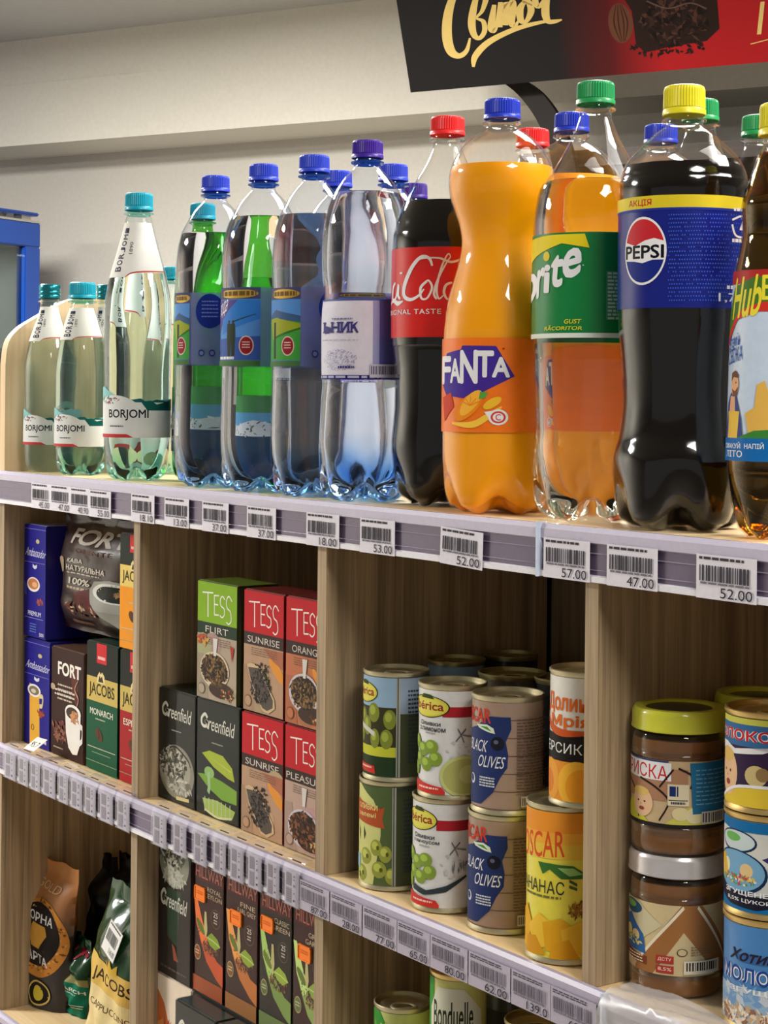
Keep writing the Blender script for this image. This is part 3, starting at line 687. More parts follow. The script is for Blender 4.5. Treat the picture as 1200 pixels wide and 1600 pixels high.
# flowing white script
A.stroke([q(676, 416, .6), q(671, 404, .9), q(659, 402, 1), q(645, 418, 1.3), q(634, 446, 1.5), q(634, 462, 1.3), q(644, 468, 1), q(656, 462, .7), q(664, 452, .4)], .06, W, asp=g)
A.stroke([q(640, 424, .5), q(652, 408, .7), q(664, 404, .7), q(686, 404, .9), q(704, 410, 1.2), q(722, 404, .8), q(738, 394, .3)], .036, W, asp=g)
A.stroke([q(668, 440, 1), q(659, 450, 1.2), q(660, 466, 1), q(669, 466, .8), q(676, 450, 1), q(671, 439, .8), q(666, 441, .7)], .042, W, asp=g)
A.stroke([q(683, 468, .9), q(679, 458, 1.1), q(686, 434, 1), q(698, 410, .7), q(703, 402, .5), q(699, 398, .6), q(690, 418, .9), q(683, 450, 1.1), q(686, 467, .8), q(693, 462, .5)], .038, W, asp=g)
A.stroke([q(706, 442, .8), q(697, 446, 1.1), q(694, 458, 1.1), q(700, 468, .8), q(708, 456, .8), q(712, 440, 1), q(710, 460, 1), q(716, 468, .6)], .042, W, asp=g)
A.stroke([q(620, 440, .7), q(616.5, 448, 1), q(616, 466, 1), q(621, 464, .7), q(625, 444, .9), q(624.5, 460, 1), q(628, 466, .6)], .07, W, asp=g)
A.stroke([q(613, 474, .4), q(617, 468, 1), q(624, 473, 1.2), q(632, 470, .3)], .07, W, asp=g)
A.rect(a(627), T(424), a(631), T(427), W)
A.text('ORIGINAL TASTE', a(612.1), T(483), a(690), T(491), W, bold=.015, space=1.15)
B.band(386, 527, plain('label_red', (208, 28, 22), .35, coat=.2), art=A)

# --- clear lemonade, green label and cap
B = sprite = Bottle('lemonade_bottle', 'large clear lemonade bottle with green cap and green label, cone shoulder', 'bottle', 928, 450, 95, .060, 931, (130, 165, 30),
    [(818, 82), (806, 88), (790, 92), (768, 95), (744, 97), (715, 94), (690, 91), (672, 90), (645, 91), (620, 92), (590, 93), (559, 94), (528, 96), (450, 96.5), (363, 96), (340, 95), (319, 92), (305, 89), (291, 84), (263, 63), (222, 40), (200, 31), (186, 26), (178, 25), (171, 25)],
    pet, water_c, 287, .018, .055, cap_m=CG)
a = B.A; T = at_y(B, 363, 528); A = Art((-pi, pi, 0, 1))
A.poly([(a(833), T(370)), (a(860), T(366)), (a(914), T(366)), (a(921), T(388)), (a(880), T(380)), (a(850), T(392)), (a(833), T(410))], (238, 214, 40))
A.rect(-1.6, .955, 1.6, 1.0, (226, 232, 222)); A.up()
A.ell(a(857), T(399), .075, .047, (230, 210, 60), 16)
for ch, l, r_, t, b_, sh, sl in (('p', 826, 842, 425, 492, .12, -.03), ('r', 842, 854, 420, 466, .16, -.04), ('i', 853, 862, 412, 457, .16, 0), ('t', 862, 881, 398, 450, .2, -.01), ('e', 880, 908, 392, 439, .12, -.05)):
    A.text(ch, a(l) - (0 if l > 830 else .25), T(t), a(r_), T(b_), W, bold=.06, shear=sh, slope=sl)
A.ell(a(912), T(415), .012, .006, W, 8)
A.text('GUST', a(884), T(499), a(909), T(506), (226, 220, 60), bold=.03, shear=.05); A.text('RĂCORITOR', a(855), T(508), a(911), T(516), (226, 220, 60), bold=.03, shear=.03)
A.rect(a(946), T(424), a(1002), T(500), (70, 150, 104)); A.up(); A.lines(a(948), T(426), a(1000), T(502), 13, (176, 206, 186), .55)
B.band(363, 528, plain('label_green', (4, 124, 58), .35, coat=.2), art=A)

# --- amber drink at the right edge
B = hub = Bottle('amber_drink_bottle', 'amber drink bottle with yellow cap and colourful picture label at the right edge', 'bottle', 1222, 450, 80, .052, 1222, (163, 214, 38),
    [(838, 62), (825, 68), (800, 74), (770, 80), (740, 82), (720, 83), (560, 80), (470, 76), (430, 74), (410, 71), (385, 66), (365, 63), (340, 64), (318, 64), (300, 58), (270, 48), (245, 40), (235, 35), (225, 31), (218, 31)],
    pet, amber, 240, .012, .045, cap_m=CY_)
a = B.A; T = at_y(B, 420, 722); A = Art((-pi, pi, 0, 1))
A.rect(-1.6, 0, 1.6, .07, (176, 44, 44)); A.poly([(-1.55, .26), (-1.2, .09), (-.6, .04), (1.5, .0), (1.5, .24), (-.4, .17), (-1.0, .22), (-1.5, .36)], (70, 116, 40))
A.poly([(-1.5, .36), (-1.0, .22), (-.4, .17), (1.5, .17), (1.5, .22), (-.5, .22), (-1.0, .26), (-1.5, .42)], (206, 50, 44)); A.up()
A.text('Hub', -1.25, .04, -.45, .26, (236, 220, 60), bold=.03, shear=.15, slope=-.02)
A.text('Б', -.4, .03, -.1, .16, (236, 220, 60), bold=.03); A.text('Вітамін', -1.36, .35, -.9, .42, (40, 90, 170), bold=.02, slope=-.03); A.text('СВІЖА', -1.36, .42, -.8, .50, (40, 90, 170), bold=.02, slope=-.03)
A.text('L', -.25, .185, -.15, .21, W)
sk = (226, 172, 128)
A.poly([(-1.4, .86), (-1.3, .70), (-1.15, .64), (-.95, .66), (-.8, .78), (-.75, .88), (-1.4, .88)], (60, 70, 130)); A.poly([(-1.28, .88), (-1.16, .66), (-1.0, .66), (-.95, .88)], sk); A.up()
A.ell(-1.02, .60, .13, .062, sk, 16); A.poly([(-1.14, .585), (-1.13, .54), (-1.0, .525), (-.9, .55), (-.91, .565), (-1.05, .56)], (110, 66, 40)); A.poly([(-1.12, .62), (-1.0, .635), (-.9, .61), (-.93, .655), (-1.06, .665)], (120, 74, 46)); A.ell(-.97, .59, .015, .006, (40, 30, 30), 8)
A.poly([(-1.25, .74), (-.85, .74), (-.9, .88), (-1.2, .88)], (230, 190, 70)); A.up(-1)
A.poly([(-.6, .88), (-.7, .75), (-.5, .72), (-.45, .6), (-.3, .58), (-.2, .66), (-.2, .88)], (222, 176, 84)); A.poly([(-.9, .88), (-.5, .84), (.5, .82), (.5, .88)], (60, 130, 56))
A.rect(-1.6, .88, 1.6, 1.0, (24, 104, 176)); A.up(); A.text('СМАКУЙ', -1.4, .90, -.8, .935, W, bold=.02); A.text('ЛІТО', -1.3, .945, -.75, .98, W, bold=.02)
A.text('НАПІЙ', -.7, .90, -.3, .935, W, bold=.02)
B.band(420, 722, plain('label_sky', (190, 206, 226), .4, coat=.3), art=A)

# --- four blue-capped water bottles
gold_t = (196, 160, 70); sky = (84, 140, 206)
lab_v = film('label_clear_violet', (.62, .64, .80), blend=.1, cloud=.42, milk=(.24, .27, .52))
lab_p = plain('label_picture', (120, 150, 190), .4, coat=.3)
ROWS = lambda dy, h: [(764 + dy, h * .78), (752 + dy, h * .88), (738 + dy, h * .95), (712 + dy, h * 1.0), (660 + dy, h), (600 + dy, h * .985), (575 + dy, h * .985), (500 + dy, h * .985), (462 + dy, h * .985), (430 + dy, h), (394 + dy, h * .96), (369 + dy, h * .87), (350 + dy, h * .73), (332 + dy, h * .56), (322 + dy, h * .42), (315 + dy, h * .31), (310 + dy, h * .29), (305 + dy, h * .29)]
def resc(rows, y0, y1, z0, z1): return [(z0 + (y - y0) * (z1 - z0) / (y1 - y0), h) for y, h in rows]
WB = []
for i, (nm, ax, half, capx, cap, yb, lev, lt, lb, lab) in enumerate((
    ('w1', 335, 62, 338, (276, 301, 22), 764, 367, 457, 570, 'leftmost of the four blue-capped water bottles, round navy patch on its see-through label'),
    ('w2', 410, 65, 412, (258, 284, 23), 773, 341, 449, 572, 'second blue-capped water bottle, label with two standing figures and a red seal'),
    ('w3', 489, 65, 492, (244, 271, 24), 781, 338, 449, 573, 'third blue-capped water bottle, label with green hills and a red seal'))):
    rr = resc(ROWS(0, half), 305, 764, cap[1] + 5, yb)
    B = Bottle('water_bottle', lab, 'bottle', ax, 500, half, .048, capx, cap, rr, pet_b, water, lev, .013, .045, 'blue-capped water bottles', foot=neck_b, cap_m=CB)
    a = B.A; T = at_y(B, lt, lb); A = Art((-pi, pi, 0, 1)); e_ = ax + (-38, -3, -19)[i]; ee = a(e_); s0 = -1.52
    A.rect(s0, 0, ee, 1, sky); A.up()
    A.rect(s0, -.0, ee, .15, (70, 74, 110)); A.ell((ee + s0) / 2 + .1, .08, (ee - s0) / 2 * .8, .06, gold_t, 20, metal=.3); A.up(); A.lines(s0 + .25, .05, ee - .1, .12, 1, (110, 84, 40), .8); A.up(-2)
    if i == 1:
        A.poly([(s0, .16), (s0 + .9, .16), (s0, .62)], (84, 70, 140)); A.poly([(s0 + .9, .16), (ee, .16), (ee, .40), (s0 + .3, .60), (s0 + .3, .42)], (50, 120, 200)); A.up()
        A.stroke([(ee - .1, .34, .5), (s0 + .75, .44, 1)], .02, (40, 70, 60)); A.text('вода', s0 + .06, .22, s0 + .5, .42, W, shear=.2, slope=-.08)
        A.poly([(s0, .66), (ee, .62), (ee, .92), (s0, .92)], (58, 88, 160)); A.up()
        for u in (s0 + .62, s0 + .76): A.poly([(u - .07, .46), (u + .06, .46), (u + .07, .66), (u + .05, .88), (u - .05, .88), (u - .08, .62)], (44, 54, 40)); A.ell(u, .44, .035, .025, (60, 50, 40), 8)
        A.lines(s0 + .1, .88, s0 + .8, .92, 1, W, .9)
    else:
        A.poly([(s0, .40), (s0 + .2, .34), (s0 + .45, .28), (ee, .36), (ee, .6), (s0, .6)], (60, 90, 130)); A.poly([(s0, .44), (s0 + .35, .38), (ee, .44), (ee, .92), (s0, .92)], (64, 150, 60)); A.up()
        A.poly([(s0 + .1, .40), (s0 + .5, .38), (ee, .46), (ee, .54), (s0 + .3, .66)], (150, 160, 40)); A.stroke([(s0 + .4, .64), (ee, .52)], .03, (40, 110, 40))
        A.poly([(s0 + .36, .44), (s0 + .46, .44), (s0 + .47, .9), (s0 + .36, .9)], (40, 50, 40))
    A.up(); ru = ee - .34 if i else ee - .3; A.ell(ru, .74, .19, .125, (214, 190, 180), 20); A.up(); A.ell(ru, .74, .165, .11, (140, 34, 40), 20); A.up(); A.lines(ru - .1, .69, ru + .1, .79, 3, (230, 190, 180), .4); A.up(-4)
    A.rect(s0, .93, ee, 1, (70, 110, 60))
    # see-through right side: navy ellipse patch
    pc = a((322, 452, 514)[i]) + .1; A.ell(pc, .26, .36, .24, (22, 44, 130), 26); A.up(); A.lines(pc - .2, .12, pc + .2, .38, 5, (120, 140, 200), .3)
    for k in range(4): A.ell(ee + .35 + k * .26, .84, .08, .05, (40, 50, 110), 12); A.up(); A.ell(ee + .35 + k * .26, .84, .05, .03, (110, 120, 170), 12); A.up(-1)
    B.band(lt, lb, lab_v, -1.6, 1.6, art=A)
    # back of the wrap, as seen through the water
    A2 = Art(); A2.rect(1.65, .0, 2.6, 1, (70, 110, 170)); A2.rect(2.6, .25, 3.6, .9, (90, 100, 170)); A2.lines(2.7, .3, 3.4, .8, 8, (190, 190, 220), .4)
    B.band(lt, lb, lab_v, 1.6, 2 * pi - 1.6, name='rear_label', art=None)
    WB.append(B)
B = Bottle('water_bottle', 'water bottle with violet cap and white and violet paper label', 'bottle', 572, 500, 70, .048, 575, (221, 249, 24.5),
    [(783, 62), (772, 69), (757, 73), (735, 73), (700, 72.5), (660, 71), (620, 69), (600, 67.5), (583, 68.5), (540, 69), (500, 69), (480, 68), (467, 66.5), (450, 67), (430, 69), (400, 70), (365, 69), (345, 66), (321, 60), (305, 53), (292, 46), (280, 37), (270, 27), (264, 22), (258, 21), (252, 21)],
    pet_b, water, 303, .016, .05, 'blue-capped water bottles', foot=neck_b, cap_m=CI)
WB.append(B); a = B.A; T = at_y(B, 467, 593); A = Art((-pi, pi, 0, 1)); VI = (66, 62, 128)
A.rect(a(583), 0, 1.55, 1, (96, 94, 168)); A.up(); A.specks(1.0, .5, .5, .46, 160, .012, [(150, 150, 205), (120, 118, 186)], 1); A.rect(.16, 0, .3, 1, (160, 160, 205)); A.rect(-1.55, -.0, 1.55, .02, (90, 86, 150)); A.rect(-1.55, .945, .35, 1, (44, 42, 110))
A.up(); A.lines(-1.5, .955, .3, .99, 1, (180, 180, 210), .8)
# serif letters
def serif(ch, x0, x1, yt, yb):
    l, r_, t, b_ = x0, x1, yt, yb; w = (r_ - l); st = w * .24
    def v(x): A.rect(x, t, x + st, b_, VI); A.rect(x - w * .09, t, x + st + w * .09, t + .018, VI); A.rect(x - w * .09, b_ - .018, x + st + w * .09, b_, VI)
    m_ = (t + b_) / 2
    if ch == 'Ь': v(l + w * .1); A.stroke([(l + w * .3, m_, 1), (r_ - w * .15, m_ + .02, 1), (r_ - w * .1, (m_ + b_) / 2, 1.3), (r_ - w * .2, b_ - .02, 1), (l + w * .3, b_ - .012, 1)], .05, VI)
    if ch == 'Н': v(l); v(r_ - st); A.rect(l, m_ - .012, r_, m_ + .012, VI)
    if ch == 'И': v(l); v(r_ - st); A.poly([(l + st, b_), (l + st, b_ - .05), (r_ - st, t), (r_ - st, t + .05)], VI)
    if ch == 'К': v(l); A.poly([(l + st, m_ + .03), (l + st, m_ - .03), (r_ - w * .15, t), (r_, t)], VI); A.poly([(l + st, m_ - .02), (l + st * 2, m_ - .04), (r_ + w * .1, b_), (r_ - w * .2, b_)], VI)
for ch, l, r_ in (('Ь', 506, 518), ('Н', 519, 532), ('И', 534, 547), ('К', 549, 560)): serif(ch, a(l), a(r_), T(503), T(520))
A.lines(a(520), T(497), a(552), T(500), 1, (120, 116, 160), .7); A.lines(a(506), T(531), a(560), T(533), 1, VI, .3)
A.specks(a(530), T(562), .48, .13, 220, .02, [(150, 148, 186), (176, 174, 204), (120, 118, 170)], .5); A.lines(a(530), T(572), a(556), T(577), 1, VI, .7)
A.rect(a(578), T(569), a(625), T(590), (196, 192, 206)); A.up(); A.bars(a(580), T(572), a(622), T(585), (90, 86, 120), 22)
B.band(467, 593, plain('label_paper', (214, 212, 226), .5), -1.57, 2.3, art=A)

# --- pale green mineral water with teal caps
RED = (196, 62, 60)
def mineral_label(B, pt, pb, px0, full=False):
    A = Art((-1.62, 1.62, -.05, 1.3)); k = 1.0
    A.poly([(-1.6, .02), (-1.3, -.02), (-.9, .10), (-.4, .24), (.3, .26), (1.6, .22), (1.6, .3), (-1.6, .3)], (140, 196, 196))
    A.poly([(-.2, .25), (.1, .22), (.3, .30), (.6, .24), (1.0, .28), (1.6, .22), (1.6, .45), (.2, .45)], (28, 100, 96)); A.rect(-1.6, .30, 1.6, 1.0, (226, 228, 226)); A.up()
    A.poly([(.1, .28), (.4, .26), (.6, .34), (.9, .30), (1.6, .26), (1.6, .46), (.3, .46)], (20, 92, 88)); A.ell(-.75, .52, .88, .36, (226, 228, 226), 30); A.up()
    A.specks(-1.0, .27, .5, .08, 40, .06, [(150, 60, 50), (70, 140, 140), (226, 228, 226), (90, 120, 120)], .5)
    A.text('BORJOMI', px0, .44, .12 if not full else .34, .66, (26, 28, 36), bold=.035); A.lines(-.9, .76, -.4, .80, 1, (90, 90, 96), .7)
    A.poly([(-1.6, .93), (-.3, .93), (-.1, 1.0), (-1.6, 1.0)], RED)
    V = lambda: None
    # white label plate cut along the mountain line
    B.band(pt, pb, plain('label_white', (224, 226, 224), .45), -1.57, 1.57, art=None) if False else None
    Zf = B.Z - B.R * .9
    zt = CAM.z + (on_y(B.ax, pt, B.y).z - CAM.z) * Zf / B.Z - ZT; zb = CAM.z + (on_y(B.ax, pb, B.y).z - CAM.z) * Zf / B.Z - ZT
    fn = lambda u, b, f: (lambda z: ((interp(B.P, z) + .0003 + f) * sin(u), -(interp(B.P, z) + .0003 + f) * cos(u), z))(zt - b * (zt - zb))
    A.build('label', B.root, fn, .05, .12)
def neck_label(B, pt, pb, words='BORJOMI', size=1.0):
    Zf = B.Z
    zt = CAM.z + (on_y(B.ax, pt, B.y).z - CAM.z) - ZT; zb = CAM.z + (on_y(B.ax, pb, B.y).z - CAM.z) - ZT
    A = Art(); wt = (232, 230, 222)
    A.poly([(-1.25, .0), (1.0, .0), (1.15, 1.0 - .1), (.2, .92), (-.2, .93), (-.45, 1.0), (-1.35, 1.0)], wt); A.up()
    A.stroke([(-.45, 1.0, .8), (-.25, .93, 1.2), (.2, .90, 1.4), (1.15, .88, 1)], .04, (190, 62, 50), asp=2)
    # letters running upwards, one above the other, turned on their side
    n = len(words); g0, g1 = .90, .08; hh = (g0 - g1) / n
    for i, ch in enumerate(words):
        b0 = g0 - i * hh; wdt = .30 if B.R > .035 else .42
        ar = Art(); ar.text(ch, 0, 0, 1, 1, (30, 34, 60), bold=.05)
        for P, mt, ly in ar.items: A.items.append(([(-.98 + y * wdt + .1 * i / n, b0 - x * hh * .82) for x, y in P], mt, 9 + ly))
    ar = Art(); ar.text('1890', 0, 0, 1, 1, (60, 62, 70))
    for P, mt, ly in ar.items: A.items.append(([(-.42 + y * .16, .58 - x * .22) for x, y in P], mt, 9 + ly))
    fn = lambda u, b, f: (lambda z: ((interp(B.P, z) + .0003 + f) * sin(u), -(interp(B.P, z) + .0003 + f) * cos(u), z))(zt - b * (zt - zb))
    A.build('neck_label', B.root, fn, .06, .05)
B = borj = Bottle('mineral_water_bottle', 'tall mineral water bottle with teal cap and long white neck label on a cone shoulder', 'bottle', 215, 560, 51, .048, 221, (303, 330, 22),
    [(750, 44), (738, 47), (724, 50), (690, 51.5), (640, 52), (600, 52), (560, 52.5), (520, 53), (485, 52.5), (465, 51), (440, 46), (415, 39.5), (392, 33), (370, 27), (345, 21), (338, 18.5), (334, 18)],
    pet_t, water_t, 425, .011, .04, 'teal-capped mineral water bottles', foot=neck_t, cap_m=CT)
mineral_label(B, 605, 684, -.95, True); neck_label(B, 350, 436)
g1 = Bottle('mineral_water_bottle', 'small glass mineral water bottle with metallic teal cap, next to the curved end panel', 'bottle', 77, 560, 38.5, .045, 79, (445, 467, 17),
    [(731, 35), (722, 37), (700, 38.5), (640, 38), (600, 38.5), (585, 38.5), (567, 38), (540, 33), (520, 27), (500, 20), (484, 15.5), (474, 14), (470, 14)],
    glass_t, water_t, 500, 0, .0, 'teal-capped mineral water bottles', foot=glass_t, cap_m=CMT, metal_cap=True)
mineral_label(g1, 640, 695, -1.1); neck_label(g1, 480, 534, 'BORJOMI')
p2 = Bottle('mineral_water_bottle', 'small plastic mineral water bottle with bright teal cap, second in the front row', 'bottle', 128, 560, 41, .045, 132, (442, 467, 21),
    [(739, 35), (730, 38), (718, 40), (690, 41), (640, 41), (600, 41), (580, 41), (560, 39), (540, 36), (515, 30), (495, 24), (480, 19), (474, 17), (470, 17)],
    pet_t, water_t, 505, .010, .035, 'teal-capped mineral water bottles', foot=neck_t, cap_m=CT)
mineral_label(p2, 638, 698, -1.1); neck_label(p2, 482, 532, 'BORJOMI')
def back(B, dx, dy, label, group=None):
    x, y = B.x + dx, B.y + dy
    return copy_thing(B.root, (x, y, ZT), facing(x, y), label, group)
MG = 'teal-capped mineral water bottles'; WG = 'blue-capped water bottles'
def at(B, x, y, label, group=None): return copy_thing(B.root, (x, y, ZT), facing(x, y), label, group)
MG = 'teal-capped mineral water bottles'; WG = 'blue-capped water bottles'
at(g1, -2.059, .104, 'small glass mineral water bottle with metallic teal cap standing behind the bright teal-capped one', MG)
o = at(borj, -2.086, .170, 'teal-capped mineral water bottle at the back, its cap left of the tall neck label', MG); o.scale = (.88, .88, .84)
o = at(borj, -1.99, .160, 'teal-capped mineral water bottle at the back, its cap right of the tall neck label', MG); o.scale = (.88, .88, .78)
at(WB[1], -1.581, .137, 'blue-capped water bottle in the second row, its cap between the third and fourth front caps', WG)
at(WB[2], -1.495, .148, 'blue-capped water bottle in the second row, its cap right of the violet cap', WG)
at(WB[3], -1.639, .278, 'violet-capped water bottle in the third row, hardly showing behind the fourth one', WG)
# green bottles
gb = Bottle('green_water_bottle', 'green plastic bottle with picture label right behind the tall mineral water bottle', 'bottle', 300, 600, 45, .090, 303, (318, 343, 20),
    [(752, 38), (742, 42), (725, 45), (660, 45), (600, 44.5), (500, 44.5), (460, 44), (440, 41), (415, 34), (390, 26), (370, 19), (356, 16), (350, 16)],
    pet_g, water_g, 400, .010, .035, 'green bottles in the second row', foot=film('green_neck', (.2, .6, .3)), cap_m=CT)
A = Art((-pi, pi, 0, 1)); A.rect(-1.6, 0, 3.0, .28, (60, 130, 70)); A.rect(-1.6, .28, 3, .6, (84, 150, 190)); A.poly([(-1.5, .5), (-1.1, .36), (-.7, .5), (0, .4), (.6, .5), (3, .4), (3, .7), (-1.5, .7)], (200, 210, 214)); A.rect(-1.5, .66, 3, 1, (24, 60, 90)); A.up()
A.specks(0, .55, 1.4, .14, 90, .05, [(90, 110, 90), (40, 70, 60), (220, 224, 226)], .5); A.text('NATURE', -1.45, .76, -.8, .84, W, bold=.02)
gb.band(605, 706, plain('label_scene', (60, 110, 120), .4, coat=.3), art=A)
gb.root.location.y += .012
g2_ = back(gb, .078, 0, 'green bottle in the second row seen through the blue-capped water bottles', 'green bottles in the second row'); g2_.location.y = .142; g2_.scale = (.95, .95, .90)
for c in g2_.children:
    if c.name.startswith('cap'):
        for q in [c] + list(c.children): q.data = q.data.copy(); q.data.materials[0] = capm('leaf_green', (70, 160, 70))
# second and third rows of soft drinks: only caps and shoulders show
at(coke, -1.314, .182, 'red-capped cola bottle in the second row, its cap right of the orange soda cap')
at(fanta, -1.216, .146, 'blue-capped orange soda bottle in the second row right behind the clear lemonade')
at(fanta, -1.218, .256, 'blue-capped orange soda bottle in the third row, its cap left of the yellow cap')
at(sprite, -1.096, .186, 'green-capped lemonade bottle in the second row, behind the yellow-capped cola')
at(sprite, -1.125, .287, 'green-capped lemonade bottle in the third row near the right edge')
# round cut-out sign behind the mineral water
sg = thing('shelf_sign', 'round blue cardboard sign with a yellow flower behind the tall mineral water bottle', 'sign', (-1.72, .235, ZT), facing(-1.72, .235))
box('stem', -.012, .012, 0, .0015, 0, .17, plain('sign_clear', (200, 205, 205), .3), sg)
V, F = lathe([(0, 0), (.040, 0), (.040, .002), (0, .002)], 36); V = [(v[0] + .008, v[2], v[1] + .205) for v in V]
dsc = mesh_obj('sign_disc', V, F, [plain('sign_blue', (84, 124, 160), .5)], sg)
A = Art(); A.ell(0, 0, .036, .036, (74, 112, 150)); A.up()
for t in range(5): A.ell(.017 * cos(t * 1.257) - .004, .017 * sin(t * 1.257) + .004, .014, .009, (206, 184, 120), 12, rot=t * 1.257)
A.up(); A.ell(-.004, .004, .007, .007, (190, 160, 80), 12)
A.poly([(-.062, .0), (-.038, -.006), (-.034, .03), (-.058, .03)], (170, 52, 44)); A.poly([(-.08, .03), (-.034, .03), (-.034, .12), (-.08, .12)], (206, 204, 196))
A.build('sign_print', dsc, lambda a_, b_, f: (a_ + .008, -f, .205 - b_))
# ------------------------------------------------------------------ cartons
def zrow(px, py, y): return on_y(px, py, y).z
BX = {}
def carton(name, label, cat, pl, pr, prow, y, z0, h, dep, side, art, group=None, rz=0.0, top=None, foil=False, seam=True, rough=.4, parts=None):
    xa, xb = on_y(pl, prow, y).x + .0006, on_y(pr, prow, y).x - .0006
    for d_ in DX:
        if xa < d_ + TH and xb > d_:
            if (xa + xb) / 2 > d_: xa = d_ + TH + .0008
            else: xb = d_ - .0008
    w = xb - xa
    t = thing(name, label, cat, ((xa + xb) / 2, y, z0), rz, group)
    sm = plain('card_%d_%d_%d' % side, side, rough, coat=.1)
    V, F = boxmesh(-w / 2, w / 2, 0, dep, 0, h, .0012); mesh_obj('carton', V, F, [sm], t)
    art.build('front_print', t, lambda a, b, f: (-w / 2 + .0006 + a * (w - .0012), -f + .00015, .0006 + (1 - b) * (h - .0012)))
    tm = plain('card_%d_%d_%d' % top, top, rough, coat=.25) if top else sm
    mb = MB(); mb.box(-w / 2 + .001, w / 2 - .001, .002, dep * .52, h, h + .0005, tm); mb.box(-w / 2 + .001, w / 2 - .001, dep * .53, dep - .002, h, h + .0004, tm)
    mb.build('top_flap', t)
    if foil:   # clear overwrap, folded at the ends
        V, F = boxmesh(-w / 2 - .0006, w / 2 + .0006, -.0010, dep + .0006, -.0002 + .0004, h + .0012, .0015)
        mesh_obj('clear_overwrap', V, F, [film('overwrap', (.97, .97, .97), blend=.08, rough=.04, gloss=.4)], t)
    BX[name] = (xa, xb, z0, h)
    return t, w
YB = .025
def tess(word, hdr, band, kind, seed):
    A = Art((0, 1, 0, 1)); A.rect(0, 0, 1, .345, hdr); A.rect(0, .345, 1, .45, band); bg = {'g': (176, 160, 140), 's': (186, 150, 122), 'o': (196, 120, 84), 'p': (190, 162, 148)}[kind]
    A.rect(0, .45, 1, 1, bg); A.up(); R = random.Random(seed)
    wt = (244, 240, 232)
    # thin tall letters
    def st(P, w=.017): A.stroke(P, w, wt, asp=1.4)
    st([(.12, .095), (.40, .085)]); st([(.265, .09), (.27, .30)], .022)
    st([(.43, .10), (.435, .27)], .018); st([(.43, .105), (.55, .10)]); st([(.43, .18), (.53, .18)]); st([(.435, .27), (.55, .265)])
    st([(.70, .125), (.64, .10), (.585, .13), (.60, .18), (.68, .205), (.685, .255), (.63, .28), (.575, .265)])
    st([(.88, .13), (.80, .09), (.74, .13), (.76, .19), (.84, .22), (.86, .29), (.80, .335 - .01), (.74, .31)])
    A.text(word, .5 - .058 * len(word), .375, .5 + .058 * len(word), .43, (214, 206, 196), bold=.0)
    for k in range(3): A.ell(R.uniform(.1, .9), R.uniform(.5, .95), .22, .10, tuple(int(c * R.uniform(.88, 1.08)) for c in bg), 16)
    if kind in 'so': A.ell(.85, .62, .22, .06, (228, 150, 60), 16, rot=.4); A.poly([(.5, .46), (1, .46), (1, .60), (.75, .55)], (176, 110, 84))
    A.poly([(.0, .62), (.18, .62), (.3, 1), (0, 1)], tuple(int(c * .92) for c in bg)); A.lines(.2, .47, .85, .54, 4, (120, 96, 80), .3, seed); A.up()
    if kind in 'sp' and kind != 'p':
        A.poly([(.10, .62), (.2, .60), (.42, .62), (.80, .86), (.82, .93), (.66, .985), (.5, .97), (.2, .76)], (206, 180, 140)); A.up()
        A.poly([(.13, .64), (.42, .63), (.77, .87), (.76, .93), (.62, .965), (.5, .95), (.2, .74)], (92, 82, 76)); A.up(); A.specks(.45, .78, .26, .14, 260, .028, [(38, 32, 32), (64, 56, 54), (88, 80, 78), (30, 28, 28)], .6, seed)
        A.specks(.5, .62, .2, .03, 20, .03, [(38, 32, 32)], .6, seed)
    else:
        cy = .74 if kind != 'p' else .80
        A.ell(.46, cy, .37, .155, (214, 196, 168) if kind == 'g' else (208, 200, 206), 26); A.ell(.62, .9, .3, .07, (70, 52, 44), 16); A.up(); A.ell(.46, cy - .01, .32, .125, (56, 44, 36), 26); A.up()
        A.specks(.45, cy, .33, .13, 220, .04, [(50, 38, 30), (88, 66, 46), (120, 92, 60), (34, 30, 26), (150, 116, 74)] if kind != 'p' else [(80, 50, 40), (44, 32, 30), (140, 90, 60)], .6, seed)
        A.poly([(.42, .47), (.54, .47), (.50, .62), (.44, .62)], (220, 214, 208)); A.specks(.8, .92, .18, .05, 40, .03, [(206, 180, 120), (150, 60, 50), (90, 70, 40)], .6, seed)
        if kind == 'g': A.specks(.15, .5, .15, .04, 30, .04, [(190, 80, 60), (206, 160, 80)], .6); A.poly([(.85, .5), (.95, .52), (.9, .64)], (176, 60, 44))
    A.ell(.13, .92, .09, .05, tuple(int(c * .7) for c in bg), 16); A.up(); A.ell(.13, .92, .075, .04, bg, 16)
    return A
